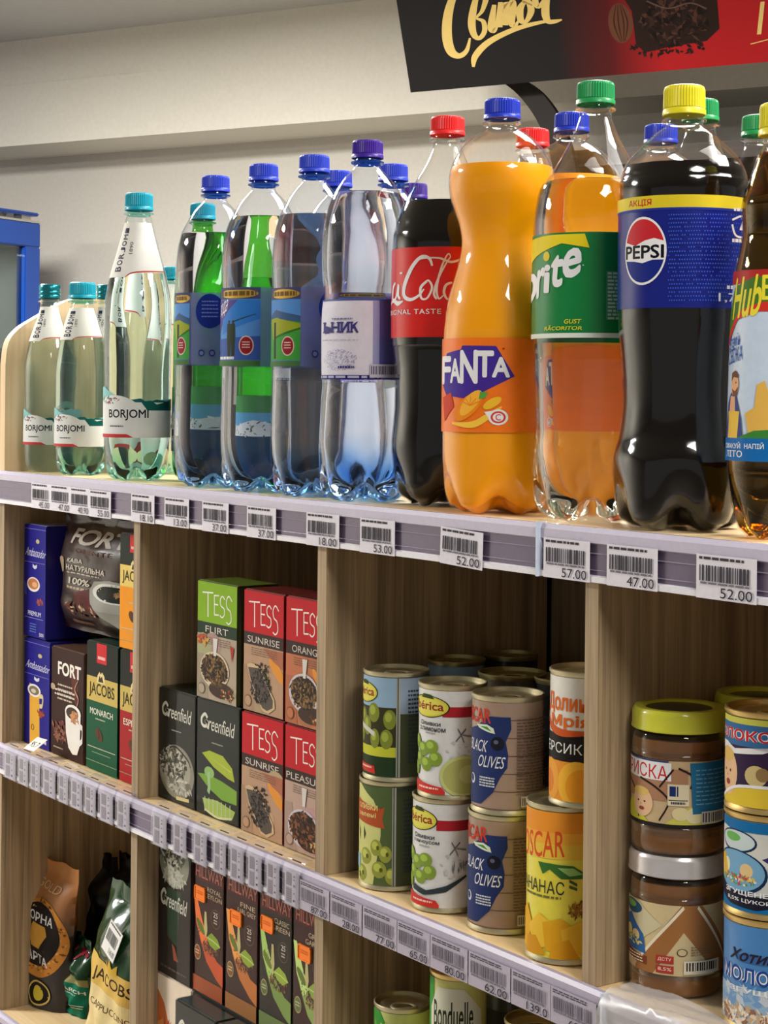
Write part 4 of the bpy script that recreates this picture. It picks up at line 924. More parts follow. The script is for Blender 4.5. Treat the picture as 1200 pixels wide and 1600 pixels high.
def greenfield(kind, seed):
    A = Art((0, 1, 0, 1)); base = {'m': (34, 36, 32), 'l': (14, 25, 18), 'd': (38, 30, 28)}[kind]; A.rect(0, 0, 1, 1, base); A.up(); wt = (232, 230, 216)
    b0, b1 = (.12, .25) if kind != 'd' else (.36, .48)
    # flowing word mark
    def w(P, t=.04): A.stroke(P, t, wt, asp=1.45)
    hh = b1 - b0
    f = lambda x, y: (x, b0 + y * hh)
    w([f(.24, .25), f(.18, .02), f(.10, .35), f(.11, .75), f(.19, .85), f(.24, .55), f(.18, .52), f(.25, .52), f(.24, .95)])
    A.text('reenfield', .26, b0 + hh * .05, .86, b1 + hh * .0, wt, bold=.0, shear=.06, slope=.01)
    A.lines(.35, b1 + .10, .62, b1 + .12, 1, (170, 170, 160), .5)
    if kind == 'm':
        A.ell(.5, .72, .48, .24, (150, 146, 130), 36); A.up(); A.ell(.46, .70, .42, .21, (176, 172, 156), 30); A.up(); A.specks(.4, .66, .36, .14, 200, .06, [(80, 80, 70), (206, 202, 186), (110, 108, 94), (60, 60, 52)], .5, seed)
        A.specks(.6, .84, .3, .08, 70, .06, [(214, 212, 196), (186, 184, 168), (120, 118, 104)], .5, seed); A.stroke([(.3, .52), (.5, .50), (.8, .58), (.88, .64)], .02, (50, 50, 44)); A.stroke([(.5, .955), (.85, .94)], .03, (230, 214, 150))
    elif kind == 'l':
        A.poly([(.12, .47), (.3, .43), (.62, .44), (.84, .52), (.9, .63), (.75, .62), (.4, .56)], (176, 196, 50)); A.poly([(.02, .66), (.25, .64), (.6, .66), (.95, .70), (.95, .82), (.6, .82), (.3, .76)], (126, 176, 48)); A.up()
        A.ell(.3, .62, .12, .05, (150, 196, 110), 16); A.stroke([(.28, .62), (.30, .74), (.28, .80)], .06, (170, 206, 150)); A.poly([(.14, .86), (.5, .84), (.92, .88), (.86, .95), (.5, .99), (.2, .95)], (176, 204, 96)); A.up()
        for k in range(7): A.stroke([(.2 + k * .1, .84), (.2 + k * .1, .97)], .015, (206, 220, 190))
        A.poly([(.3, .48), (.84, .55), (.8, .56)], (206, 214, 90)); A.stroke([(.2, .95), (.5, .985), (.85, .95)], .02, (224, 230, 180))
    else:
        A.ell(.48, .12, .46, .20, (146, 146, 128), 36); A.up(); A.specks(.42, .08, .36, .10, 160, .06, [(60, 64, 54), (90, 92, 78), (206, 206, 190)], .5, seed); A.specks(.5, .24, .34, .06, 70, .06, [(206, 206, 192), (186, 186, 170)], .5, seed); A.up()
        A.poly([(.25, .33), (.7, .33), (.6, .75), (.3, .7)], (44, 66, 50)); A.up(3); 
        A.text('reenfield', .26, b0 + hh * .05, .86, b1 + hh * .0, wt, bold=.0, shear=.06, slope=.01); w([f(.24, .25), f(.18, .02), f(.10, .35), f(.11, .75), f(.19, .85), f(.24, .55), f(.18, .52), f(.25, .52), f(.24, .95)])
        A.poly([(.44, .74), (.52, .76), (.64, .86), (.5, .86)], (150, 84, 56)); A.lines(.1, .93, .9, .96, 1, (90, 80, 76), .5)
    return A
FLOOR2 = ZM + .0006
def top_of(px, py, y, z0): return zrow(px, py, y) - z0
TG = 'tea boxes in the middle compartment'
h1 = top_of(280, 1082, YB, FLOOR2); hT = top_of(376, 1109, YB, FLOOR2)
hB = (h1 + hT) / 2
carton('tea_box', 'dark grey-green tea box with silver leaf globe, leftmost of the lower tea row', 'tea box', 248, 306, 1170, YB, FLOOR2, hB, .075, (36, 38, 36), greenfield('m', 3), TG, top=(44, 54, 50), foil=True)
carton('tea_box', 'dark green tea box with bright green leaves, right of the globe tea box', 'tea box', 307.5, 375, 1190, YB, FLOOR2, hB + .0006, .075, (22, 28, 24), greenfield('l', 4), TG, top=(32, 42, 38), foil=True)
carton('tea_box', 'red tea box reading SUNRISE standing in the lower tea row', 'tea box', 377, 443, 1210, YB, FLOOR2, hB, .075, (120, 34, 34), tess('SUNRISE', (194, 30, 40), (62, 44, 42), 's', 5), TG)
carton('tea_box', 'red tea box reading PLEASURE in the lower row, cut off by the divider', 'tea box', 444.5, 513, 1230, YB, FLOOR2, hB, .075, (120, 34, 34), tess('PLEASURE', (194, 30, 40), (62, 44, 42), 'p', 6), TG)
z1 = FLOOR2 + hB + .0015
hU = top_of(345, 912, YB, z1)
carton('tea_box', 'light green tea box on top of the leafy dark green one', 'tea box', 308, 371, 1000, YB, z1, hU, .05, (56, 62, 34), tess('FLIRT', (134, 178, 38), (38, 58, 44), 'g', 7), TG, top=(96, 122, 42))
carton('tea_box', 'red tea box reading SUNRISE on top of another red one', 'tea box', 380.5, 444, 1020, YB + .002, z1, hU - .001, .05, (120, 34, 34), tess('SUNRISE', (194, 30, 40), (62, 44, 42), 's', 8), TG, top=(112, 30, 34))
carton('tea_box', 'red tea box reading ORANGE on the upper row, cut off by the divider', 'tea box', 446, 513, 1040, YB, z1, hU, .05, (120, 34, 34), tess('ORANGE', (194, 30, 40), (62, 44, 42), 'o', 9), TG, top=(112, 30, 34))

# coffee compartment
GOLD = (206, 180, 96)
def jacobs(topc, main, word, seed, bandc=GOLD):
    A = Art((0, 1, 0, 1)); A.rect(0, 0, 1, .27, topc); A.rect(0, .27, 1, .46, bandc); A.rect(0, .46, 1, 1, main); A.up()
    A.rect(.32, .0, .64, .155, (206, 40, 46)); A.up(); A.lines(.36, .1, .6, .13, 1, (240, 200, 200), .8)
    A.poly([(.33, .31), (.36, .25), (.42, .22), (.46, .24), (.50, .22), (.58, .25), (.60, .31)], (232, 214, 150)); A.up(); A.poly([(.38, .30), (.42, .25), (.46, .27), (.50, .25), (.55, .30)], (60, 52, 30)); A.up()
    A.text('JACOBS', .08, .315, .90, .435, (44, 40, 26), bold=.015)
    if word: A.text(word, .12, .515, .86, .565, (236, 232, 214), bold=.02)
    A.lines(.3, .59, .62, .605, 1, (200, 200, 170), .6)
    A.ell(.42, .715, .12, .045, (92, 54, 36), 18, rot=.2); A.up(); A.stroke([(.40, .68), (.43, .71), (.41, .75)], .02, (50, 28, 20))
    A.rect(.05, .82, .95, .826, (200, 200, 170)); A.rect(.2, .86, .8, .864, (160, 180, 150)); A.rect(0, .93, 1, .935, (150, 160, 130)); return A
def ambassador(kind):
    A = Art((0, 1, 0, 1)); A.rect(0, 0, 1, 1, (28, 24, 130)); A.up(); A.rect(0, .03, 1, .035, (120, 116, 190)); A.ell(.62, .14, .08, .02, (190, 180, 130), 12)
    A.text('Ambassador', .04, .20, .96, .275, (206, 206, 226), bold=.0, shear=.1, slope=.01); A.rect(0, .33, .96, .334, (130, 126, 200)); A.stroke([(.4, .36), (.5, .375), (.6, .36)], .03, (206, 206, 226))
    if kind: 
        A.ell(.44, .53, .30, .065, (232, 226, 220), 24); A.up(); A.ell(.44, .525, .24, .05, (190, 120, 80), 20); A.ell(.5, .53, .12, .025, (226, 170, 130), 14); A.up()
        A.text('PREMIUM', .2, .77, .8, .81, (226, 226, 236), bold=.0); A.rect(.05, .83, .9, .833, (180, 180, 220)); A.specks(.75, .68, .14, .03, 14, .05, [(140, 60, 50), (180, 90, 70)], .5)
        A.poly([(0, .5), (.14, .55), (.14, .64), (0, .62)], (70, 64, 160)); A.lines(.3, .88, .6, .97, 4, (90, 120, 190), .4); A.text('500', .75, .95, .95, .98, W)
    else:
        A.poly([(.22, .42), (.60, .46), (.64, 1.0), (.24, 1.0)], (222, 168, 62)); A.ell(.40, .48, .26, .06, (232, 226, 220), 22); A.up(); A.ell(.40, .48, .2, .042, (120, 110, 96), 18); A.stroke([(.6, .52), (.74, .52), (.72, .60), (.62, .61)], .04, (220, 200, 150))
        A.up(); A.ell(.38, .485, .1, .02, (206, 196, 170), 12); A.specks(.66, .68, .14, .03, 14, .05, [(160, 70, 40)], .5); A.text('0', .3, .8, .42, .86, (120, 80, 30))
        A.stroke([(.75, .93), (.9, .94)], .03, (206, 206, 226))
    return A
def fortart():
    A = Art((0, 1, 0, 1)); A.rect(0, 0, 1, 1, (52, 24, 19)); A.up(); A.poly([(.6, .1), (.85, .15), (.8, .5), (.65, .4)], (96, 44, 36)); A.up()
    A.text('FORT', .2, .12, .92, .245, (240, 236, 226), bold=.06); A.lines(.2, .33, .66, .5, 4, (210, 190, 170), .35, 8); A.up()
    A.lines(.12, .38, .75, .46, 2, (220, 210, 196), .4, 9); A.ell(.06, .37, .08, .03, (180, 160, 130), 14)
    A.stroke([(.85, .25, .4), (.75, .34), (.86, .42), (.8, .5, .4)], .02, (190, 150, 130)); A.specks(.3, .76, .25, .10, 60, .06, [(110, 60, 50), (90, 46, 36), (140, 90, 70)], .5, 4)
    A.poly([(.46, .56), (.49, .76), (.57, .89), (.70, .94), (.84, .93), (.92, .84), (.94, .58)], (236, 232, 226)); A.ell(.70, .56, .245, .075, (240, 238, 232), 26); A.stroke([(.92, .66), (1.0, .68), (.99, .78), (.9, .82)], .05, (230, 226, 220)); A.ell(.68, .565, .19, .055, (70, 52, 44), 22); A.specks(.75, .6, .12, .05, 30, .05, [(206, 150, 100), (180, 120, 84)], .5); A.lines(.1, .92, .4, .94, 1, (190, 170, 150), .6)
    return A
CGp = 'coffee packs in the left compartment'; YC = .026
hb1 = top_of(58, 1000, YC, FLOOR2)
t, w_ = carton('coffee_box', 'blue coffee box with yellow coffee cup column, lower left in the coffee compartment', 'coffee box', 37.5, 78, 1080, YC, FLOOR2, hb1, .07, (34, 30, 120), ambassador(0), CGp)
z2 = FLOOR2 + hb1 + .002
t, w_ = carton('coffee_box', 'blue coffee box with white coffee cup, standing on the other blue box', 'coffee box', 37.5, 72, 900, YC, z2, top_of(52, 820, YC, z2), .06, (34, 30, 120), ambassador(1), CGp, top=(120, 124, 170))
hf = top_of(100, 1014, YC, FLOOR2)
carton('coffee_box', 'narrow brown coffee pack with large white cup, between blue and green packs', 'coffee box', 80, 131, 1100, YC, FLOOR2, hf, .06, (92, 66, 52), fortart(), CGp)
hj = top_of(160, 1006, YC, FLOOR2)
carton('coffee_pack', 'green and black vacuum coffee pack with gold band and red tag', 'coffee pack', 135, 184.5, 1100, YC, FLOOR2, hj, .06, (14, 50, 36), jacobs((24, 32, 27), (6, 84, 54), 'MONARCH', 3), CGp)
carton('coffee_pack', 'red and dark green vacuum coffee pack at the divider, lower row', 'coffee pack', 187, 237, 1110, YC, FLOOR2, hj, .06, (50, 42, 36), jacobs((24, 32, 27), (168, 30, 36), 'ESPRESSO', 4), CGp)
z3 = FLOOR2 + hj + .0015
carton('coffee_pack', 'orange vacuum coffee pack with black top standing on the red one', 'coffee pack', 187, 237, 920, YC, z3, top_of(200, 834, YC, z3), .06, (50, 50, 44), jacobs((26, 36, 30), (240, 152, 20), '', 5, (232, 204, 110)), CGp)

# ------------------------------------------------------------------ soft bags
def bag(name, label, cat, loc, w, h, d, mat, art, group=None, rot=(0, 0, 0), top=.9, botseal=False, wr=.0016, seed=1, taper=0.0, art_b=None):
    t = thing(name, label, cat, loc, 0, group, rot); R = random.Random(seed); ph = [R.uniform(0, 6) for _ in range(8)]
    def th(v):
        a = 1.0
        if v > top - .22: a = max(0.02, 1 - ((v - (top - .22)) / .22) ** 1.3) if v < top else .02
        if botseal: a *= min(1, max(.03, (v - .03) / .2)) ** .6
        return d / 2 * a
    def hw(v): return w / 2 * (1 - taper * max(0, v - .5) * 2 + .012 * sin(v * 21 + ph[0]) + (.03 * (1 - th(v) / (d / 2))))
    def surf(u, v, s):
        q = (1 - min(1, abs(u)) ** 3) ** .6
        wn = wr * (sin(u * 5 + v * 14 + ph[1]) + sin(u * 11 - v * 9 + ph[2]) * .6 + sin(v * 31 + u * 3 + ph[3]) * .5) * (.3 + q)
        y = -s * th(v) * q + wn * (1 if s > 0 else -.5)
        z = v * h + (.0015 * sin(u * 9 + ph[4]) if v > .98 else 0)
        return (u * hw(v), y, z)
    nu, nv = 22, 40; V = []; F = []
    for s in (1, -1):
        for j in range(nv + 1):
            for i in range(nu + 1): V.append(surf(-1 + 2 * i / nu, j / nv, s))
    K = (nu + 1) * (nv + 1)
    for j in range(nv):
        for i in range(nu):
            a = j * (nu + 1) + i; F.append([a, a + 1, a + nu + 2, a + nu + 1]); F.append([K + a, K + a + nu + 1, K + a + nu + 2, K + a + 1])
    for j in range(nv):
        for i in (0, nu):
            a = j * (nu + 1) + i; b = a + nu + 1; F.append([a, b, K + b, K + a])
    F.append(list(range(nu + 1)) + [K + i for i in range(nu, -1, -1)])
    mesh_obj('pouch', V, F, [mat], t, None, True)
    if art: art.build('front_print', t, lambda a, b, f: (lambda p: (p[0], p[1] - f - .0004, p[2]))(surf(2 * a - 1, 1 - b, 1)), .03, .022, dl=.00005)
    return t
foilb = plain('foil_brown', (44, 28, 22), .34, coat=.15, bump=.4, scale=60)
A = Art((0.02, .98, 0, 1)); A.text('FORT', .22, .115, .90, .245, (176, 168, 158), bold=.06); A.text('ORIENTE', .34, .275, .78, .315, (96, 52, 44))
A.ell(.12, .44, .07, .07, (150, 130, 104), 18); A.text('КАВА', .24, .37, .42, .405, (206, 196, 180), bold=.03); A.text('НАТУРАЛЬНА', .24, .425, .72, .47, (206, 196, 180), bold=.03); A.lines(.25, .485, .66, .50, 1, (190, 176, 160), .7)
A.text('100%', .28, .53, .54, .585, (206, 196, 180), bold=.03); A.lines(.26, .605, .58, .63, 1, (170, 150, 130), .8)
A.poly([(.36, .66), (.55, .6), (.72, .7), (.7, .8), (.4, .82)], (84, 30, 30)); A.up(); A.specks(.44, .80, .24, .07, 60, .035, [(120, 60, 48), (84, 36, 30), (206, 180, 150), (60, 28, 24)], .5, 3); A.up()
A.poly([(.55, .60), (.6, .53), (.8, .50), (1, .52), (1, .88), (.84, .90), (.68, .82), (.58, .72)], (150, 150, 142)); A.up(); A.ell(.82, .61, .24, .085, (206, 206, 198), 26); A.up(); A.ell(.83, .615, .21, .068, (24, 28, 22), 26); A.specks(.92, .61, .1, .035, 30, .04, [(150, 120, 86), (120, 90, 60)], .5); A.lines(.25, .9, .5, .93, 1, (120, 90, 70), .8)
pb = on_y(128, 1000, .02); wb = on_y(196, 900, .028).x - on_y(74, 900, .028).x
bag('coffee_bag', 'brown foil coffee bag with big cup print lying over the lower coffee packs', 'coffee bag', (on_y(134, 950, .03).x, .052, FLOOR2 + max(hf, hj) + .003), wb, zrow(128, 812, .03) - (FLOOR2 + hj), .045, foilb, A, CGp, (radians(-1), 0, 0), .93, True, .0012, 4)

# ------------------------------------------------------------------ bottom compartments
FLOOR3 = ZL + .0006
# left: coffee bags
foilk = plain('foil_black', (12, 11, 11), .42, coat=.2, bump=.3, scale=50)
kb = bpy.data.materials.new('kraft_to_black_foil'); kb.use_nodes = True; nt = kb.node_tree; tc = nt.nodes.new('ShaderNodeTexCoord'); sp = nt.nodes.new('ShaderNodeSeparateXYZ'); nt.links.new(tc.outputs['Object'], sp.inputs[0])
mr = nt.nodes.new('ShaderNodeMapRange'); mr.inputs[1].default_value = .095; mr.inputs[2].default_value = .15; nt.links.new(sp.outputs[2], mr.inputs[0]); cr = nt.nodes.new('ShaderNodeValToRGB')
cr.color_ramp.elements[0].color = lin((40, 34, 34)); cr.color_ramp.elements[1].color = lin((190, 128, 74)); nt.links.new(mr.outputs[0], cr.inputs[0]); nt.links.new(cr.outputs[0], nt.nodes['Principled BSDF'].inputs['Base Color']); nt.nodes['Principled BSDF'].inputs['Roughness'].default_value = .4
A = Art((0, 1, 0, 1)); KG = (206, 138, 62)
A.ell(.58, .53, .41, .27, KG, 40, rot=.0); A.up(); A.specks(.58, .53, .39, .26, 320, .03, [(150, 92, 40), (226, 170, 90), (120, 74, 34)], .5, 2); A.up(); A.ell(.56, .505, .34, .22, (38, 32, 32), 40); A.up()
A.poly([(.46, .45), (.50, .42), (.68, .44), (.72, .50), (.62, .60), (.48, .59), (.44, .53)], (212, 158, 66)); A.text('ЧОРНА', .34, .335, .80, .40, W, bold=.03, slope=.03); A.text('КАРТА', .32, .615, .78, .68, W, bold=.03, slope=.03)
A.text('GOLD', .38, .13, .80, .185, (226, 196, 160), shear=.05, slope=.02); A.up(-2); A.ell(.66, .90, .17, .085, (214, 190, 110), 26); A.up(); A.ell(.66, .90, .15, .073, (38, 32, 32), 26); A.up(); A.ell(.66, .90, .075, .05, (214, 196, 70), 18, rot=.2)
P = on_y(70, 1560, .07); hh = on_y(78, 1352, .07).z - FLOOR3
wk = on_y(104, 1480, .07).x - on_y(38, 1480, .07).x
bag('coffee_bag', 'brown and black coffee bag with a ring of beans leaning at the left bottom', 'coffee bag', (on_y(30, 1600, .052).x + .056, .058, FLOOR3 + .002), .116, hh * 1.06, .038, kb, A, 'coffee bags in the bottom compartment', (radians(-2), radians(3.2), radians(11)), .9, False, .001, 3)
bag('coffee_bag', 'plain black coffee bag standing in the shade behind the brown one', 'coffee bag', (on_y(140, 1450, .13).x, .140, FLOOR3 + .002), .11, on_y(148, 1338, .13).z - FLOOR3, .05, foilk, None, 'coffee bags in the bottom compartment', (0, 0, radians(12)), .9, False, .003, 5, taper=.25)
bag('coffee_bag', 'plain black coffee bag at the divider behind the cappuccino bag', 'coffee bag', (on_y(196, 1450, .14).x, .150, FLOOR3 + .002), .095, on_y(190, 1342, .14).z - FLOOR3, .045, foilk, None, 'coffee bags in the bottom compartment', (0, 0, radians(-6)), .9, False, .003, 6)
foilg = plain('foil_green', (20, 84, 60), .3, coat=.4, bump=.4, scale=50); foild = plain('foil_dark_green', (22, 62, 34), .25, coat=.5, bump=.5, scale=40)
A = Art((0, 1, 0, 1)); A.rect(0.02, .42, .98, .60, (38, 70, 44)); A.rect(.02, .48, .98, .58, (150, 146, 96)); A.rect(.02, .58, .98, 1, (20, 112, 84)); A.up(); A.text('MONARCH', .1, .64, .95, .69, (226, 230, 220), bold=.03); A.lines(.2, .71, .8, .73, 1, (190, 206, 190), .6); A.rect(.4, .84, .95, .85, (206, 214, 190)); A.rect(.4, .87, .95, .88, (206, 214, 190)); A.ell(.32, .84, .08, .035, (120, 50, 40), 12); A.specks(.6, .18, .3, .06, 12, .05, [(150, 40, 60)], 1)
P2 = on_y(122, 1600, .085)
bag('coffee_bag', 'green coffee bag with crumpled top behind the cappuccino bag', 'coffee bag', (P2.x + .004, .088, FLOOR3 + .002), .075, on_y(122, 1462, .085).z - FLOOR3, .04, foild, A, 'coffee bags in the bottom compartment', (0, radians(3), radians(-4)), .86, False, .0022, 8, taper=.35)
A = Art((0, 1, 0, 1)); A.poly([(.02, .44), (.98, .50), (.98, .66), (.02, .60)], (214, 178, 92)); A.poly([(.02, .60), (.98, .66), (.98, 1), (.02, 1)], (226, 206, 150)); A.up(); A.text('JACOBS', .27, .505, .94, .595, (56, 40, 24), bold=.02, slope=.03)
A.poly([(.52, .50), (.54, .43), (.58, .46), (.62, .41), (.66, .46), (.72, .43), (.72, .50)], (214, 176, 70)); A.text('CAPPUCCINO', .27, .70, .93, .74, (84, 56, 34), slope=.03); A.ell(.5, .95, .16, .08, (120, 66, 40), 18); A.stroke([(.04, .62), (.02, .98)], .02, (170, 70, 50))
pw = on_y(212, 1500, .05).x - on_y(136, 1500, .05).x
jb = bag('coffee_bag', 'dark green and cream cappuccino bag with a white price sticker', 'coffee bag', (on_y(172, 1620, .05).x - .004, .062, FLOOR3 + .002), pw, on_y(180, 1396, .05).z - FLOOR3, .05, foild, A, 'coffee bags in the bottom compartment', (radians(-4), radians(2.5), 0), .9, False, .0016, 9, taper=.22)
st = mesh_obj('price_sticker', *boxmesh(-.017, .017, -.0006, 0, -.019, .019), [plain('sticker_white', (232, 232, 230), .45)], jb); hj2 = on_y(180, 1396, .05).z - FLOOR3
st.location = (.012, -.0265, hj2 * .70); st.rotation_euler = (radians(-6), radians(18), 0)
A = Art(); A.lines(.08, .05, .9, .15, 1, (90, 90, 90), .5); A.bars(.08, .25, .92, .62, (120, 120, 122), 14); A.text('116.00', .5, .72, .92, .9, (70, 70, 72)); A.build('sticker_print', st, lambda a, b, f: (-.017 + a * .034, -.0006 - f, .019 - b * .038))

# middle: tea boxes
def hillway(sub1, sub2, arc, leaf, seed, dark=(50, 15, 12)):
    A = Art((0, 1, 0, 1)); A.rect(0, 0, 1, 1, dark); A.rect(0, 0, 1, .135, (80, 16, 18)); A.up(); A.text('HILLWAY', .06, .03, .98, .115, (226, 128, 110), bold=.01)
    A.text(sub1, .45, .165, .92, .20, (206, 180, 150)); A.text(sub2, .36, .215, .94, .25, (206, 180, 150)); A.ell(.74, .385, .16, .075, (90, 70, 60), 22); A.up(); A.ell(.74, .385, .145, .067, dark, 22); A.up(); A.text('25', .67, .335, .81, .375, (226, 214, 200), bold=.01); A.lines(.68, .39, .8, .43, 2, (206, 190, 170), .5); A.up(-2)
    A.poly([(0, .27), (.08, .40), (.22, .58), (.45, .74), (.78, .84), (1, .88), (1, .72), (.8, .70), (.5, .60), (.25, .42), (.1, .28)], arc); A.poly([(0, .26), (.1, .26), (.28, .42), (.5, .58), (.3, .62), (.1, .48)], tuple(min(255, int(c * 1.25) + 20) for c in arc)); A.up()
    A.specks(.6, .62, .28, .06, 90, .03, [(96, 50, 30), (60, 30, 20), (140, 90, 50)], .6, seed); A.specks(.3, .5, .2, .1, 20, .02, [(80, 70, 30)], .6, seed)
    A.poly([(.36, .52), (.38, .36), (.44, .36), (.48, .50), (.44, .56)], (206, 196, 130)); A.poly([(.46, .55), (.62, .50), (.82, .53), (.92, .58), (.74, .62), (.56, .60)], leaf); A.ell(.25, .49, .15, .035, tuple(int(c * .7) for c in leaf), 14, rot=.3); A.up(); A.stroke([(.48, .55), (.7, .56), (.9, .58)], .01, (206, 220, 130))
    A.ell(.15, .70, .11, .06, (176, 160, 110), 18); A.up(); A.ell(.15, .70, .095, .05, tuple(int(c * .7) for c in arc), 18); A.lines(.08, .68, .22, .72, 2, (206, 200, 160), .5)
    A.lines(.15, .93, .85, .95, 1, (170, 140, 110), .5); A.rect(0, .88, 1, 1, tuple(int(c * .6 + 36) for c in arc)); return A
HG = 'tea boxes in the bottom compartment'; YH = .030
HS = HS2 = .1445     # height of the boxes standing underneath
# two lying boxes they stand on, partly below the frame
hillH = on_y(325, 1352, YH).z
for i, (pl, pr, args, lab) in enumerate(((302, 350, ('ROYAL', 'CEYLON', (214, 84, 34), (140, 170, 40), 1), 'dark red tea box with orange price sticker, first of the row of four'),
    (353, 403.5, ('FINE', 'EARL GREY', (206, 120, 50), (150, 176, 50), 2), 'dark red tea box with a white flower, second of the row of four'),
    (406, 457, ('CLASSIC', 'GREEN', (130, 160, 76), (160, 186, 60), 3), 'dark tea box with pale green arc, third of the row of four'),
    (458.5, 512, ('GREEN', 'GARDEN', (150, 176, 96), (150, 180, 70), 4), 'tea box with green arc at the divider, last of the row of four'))):
    zt = on_y((pl + pr) / 2, (1352, 1374, 1398, 1420)[i], YH).z
    t, w = carton('tea_box', lab, 'tea box', pl, pr, 1470, YH, FLOOR3 + HS + .0016, zt - FLOOR3 - HS - .0016, .07, (50, 24, 22) if i < 2 else (44, 40, 30), hillway(*args, dark=(54, 16, 13) if i != 2 else (32, 26, 18)), HG, foil=True)
    hgt = zt - FLOOR3 - HS - .0016
    s = mesh_obj('price_sticker', *boxmesh(-.0115, .0115, -.0004, 0, -.0075, .0075, .0012), [plain('sticker_orange', (250, 130, 30), .45)], t); s.location = (-w / 2 + (.016, .022, .016, .022)[i], -.0013, hgt * (.76, .70, .765, .68)[i])
    A = Art(); A.lines(.2, .3, .8, .6, 2, (226, 100, 30), .5); A.build('sticker_print', s, lambda a, b, f: (-.0115 + a * .023, -.0004 - f, .0075 - b * .015))
t, w = carton('tea_box', 'dark tea box with silver globe and white script standing left of the red tea boxes', 'tea box', 237, 299, 1430, .0265, FLOOR3 + HS2 + .0016, on_y(262, 1318, .0265).z - FLOOR3 - HS2, .075, (56, 50, 46), greenfield('d', 8), HG, foil=True)
A = Art((0, 1, 0, 1)); A.rect(0, 0, 1, 1, (232, 216, 196)); A.up(); A.poly([(.0, .12), (.2, .2), (.5, .5), (.72, .9), (.72, 1), (0, 1)], (206, 110, 60)); A.up(); A.specks(.3, .7, .3, .3, 90, .12, [(190, 90, 60), (226, 140, 70), (170, 70, 60), (240, 180, 90)], 1.5, 4)
carton('tea_box', 'cream tea box with an orange flower standing under the dark globe tea box', 'tea box', 237, 299, 1560, .0265, FLOOR3, HS2, .075, (226, 214, 196), A, HG, top=(236, 226, 210), seam=False)
def darkbox():
    A = Art((0, 1, 0, 1)); A.rect(0, 0, 1, 1, (44, 44, 42)); A.up(); wt = (232, 230, 216)
    A.stroke([(.24, .16), (.18, .13), (.10, .17), (.11, .23), (.19, .24), (.24, .21), (.18, .20), (.25, .20), (.24, .26)], .04, wt, asp=1.4); A.text('reenfield', .26, .13, .86, .24, wt, bold=.0, shear=.05); return A
for pl, pr, lab in ((273.5, 337, 'dark tea box with white script standing in front at the bottom edge, left'), (339.5, 402, 'dark tea box standing in front at the bottom edge, right of its twin')):
    carton('tea_box', lab, 'tea box', pl, pr, 1590, .0005, FLOOR3, HS, .0245, (34, 36, 34), darkbox(), HG, top=(60, 72, 70), foil=True)
for pl, pr, lab in ((302, 400, 'dark tea box hidden under the first two red tea boxes'), (404, 512, 'dark tea box hidden under the third and fourth tea boxes')):
    carton('tea_box', lab, 'tea box', pl, pr, 1500, .0285, FLOOR3, HS, .075, (34, 36, 34), darkbox(), HG, top=(60, 72, 70))

# ------------------------------------------------------------------ cans and jars
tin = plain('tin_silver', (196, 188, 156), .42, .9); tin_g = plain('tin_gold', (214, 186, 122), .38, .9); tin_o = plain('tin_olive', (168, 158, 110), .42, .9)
class Can:
    def __init__(s, name, label, cat, ax, arow, half, y, z0, h, metal=tin, group=None, ring=True, rz=0.0, dx=0.0):
        P0 = on_y(ax, arow, y); s.x, s.y = P0.x + dx, y; s.Z = (P0 - CAM).dot(FW); s.R = half * s.Z / FPX * .992; s.ax, s.half = ax, half; s.h = h; s.z0 = z0
        R = s.R; s.root = thing(name, label, cat, (s.x, y, z0), facing(s.x, y) + rz, group)
        P = [(0, .003), (R * .9, .003), (R * .93, .0), (R * 1.005, .0006), (R * 1.01, .0026), (R * .975, .0042), (R * .975, h - .0042), (R * 1.01, h - .0028), (R * 1.012, h - .0006), (R * .985, h), (R * .955, h - .0004), (R * .94, h - .0038), (R * .86, h - .004), (R * .82, h - .0032), (R * .6, h - .0034), (R * .56, h - .0042), (0, h - .0042)]
        V, F = lathe(P, 56); mesh_obj('can_body', V, F, [metal], s.root, None, True)
        if ring:
            V, F = [], []
            n, m_ = 20, 6
            for i in range(n):
                a = 2 * pi * i / n
                for j in range(m_):
                    b = 2 * pi * j / m_; rr = .0085 + .0018 * cos(b); V.append((rr * cos(a) * 1.25 + R * .05, rr * sin(a) - R * .42, h - .0022 + .0011 * sin(b)))
            for i in range(n):
                for j in range(m_): F.append([i * m_ + j, ((i + 1) % n) * m_ + j, ((i + 1) % n) * m_ + (j + 1) % m_, i * m_ + (j + 1) % m_])
            k = len(V); V2, F2 = boxmesh(-.004, .004, -R * .80, -R * .60, h - .003, h - .0014, .0004); V += V2; F += [[q + k for q in f] for f in F2]
            mesh_obj('pull_ring', V, F, [metal], s.root, None, True)
    def A(s, px): return asin(max(-.999, min(.999, (px - s.ax) / s.half)))
    def band(s, mat, art, lo=.0048, hi=None, name='label', off=.0003, rr=.975):
        hi = hi or s.h - .0048; R = s.R * rr + off
        n = 48; V = []; F = []
        for i in range(n):
            a = 2 * pi * i / n; V += [(R * sin(a), -R * cos(a), lo), (R * sin(a), -R * cos(a), hi)]
        for i in range(n): a = 2 * i; b = 2 * ((i + 1) % n); F.append([a, b, b + 1, a + 1])
        L = mesh_obj(name, V, F, [mat], s.root, None, True)
        fn = lambda u, b, f: ((R + f) * sin(u), -(R + f) * cos(u), hi - b * (hi - lo))
        if art: art.build('label_print', L, fn, .05)
        return L
def lab(c): return plain('label_%d_%d_%d' % c, c, .38, coat=.35)
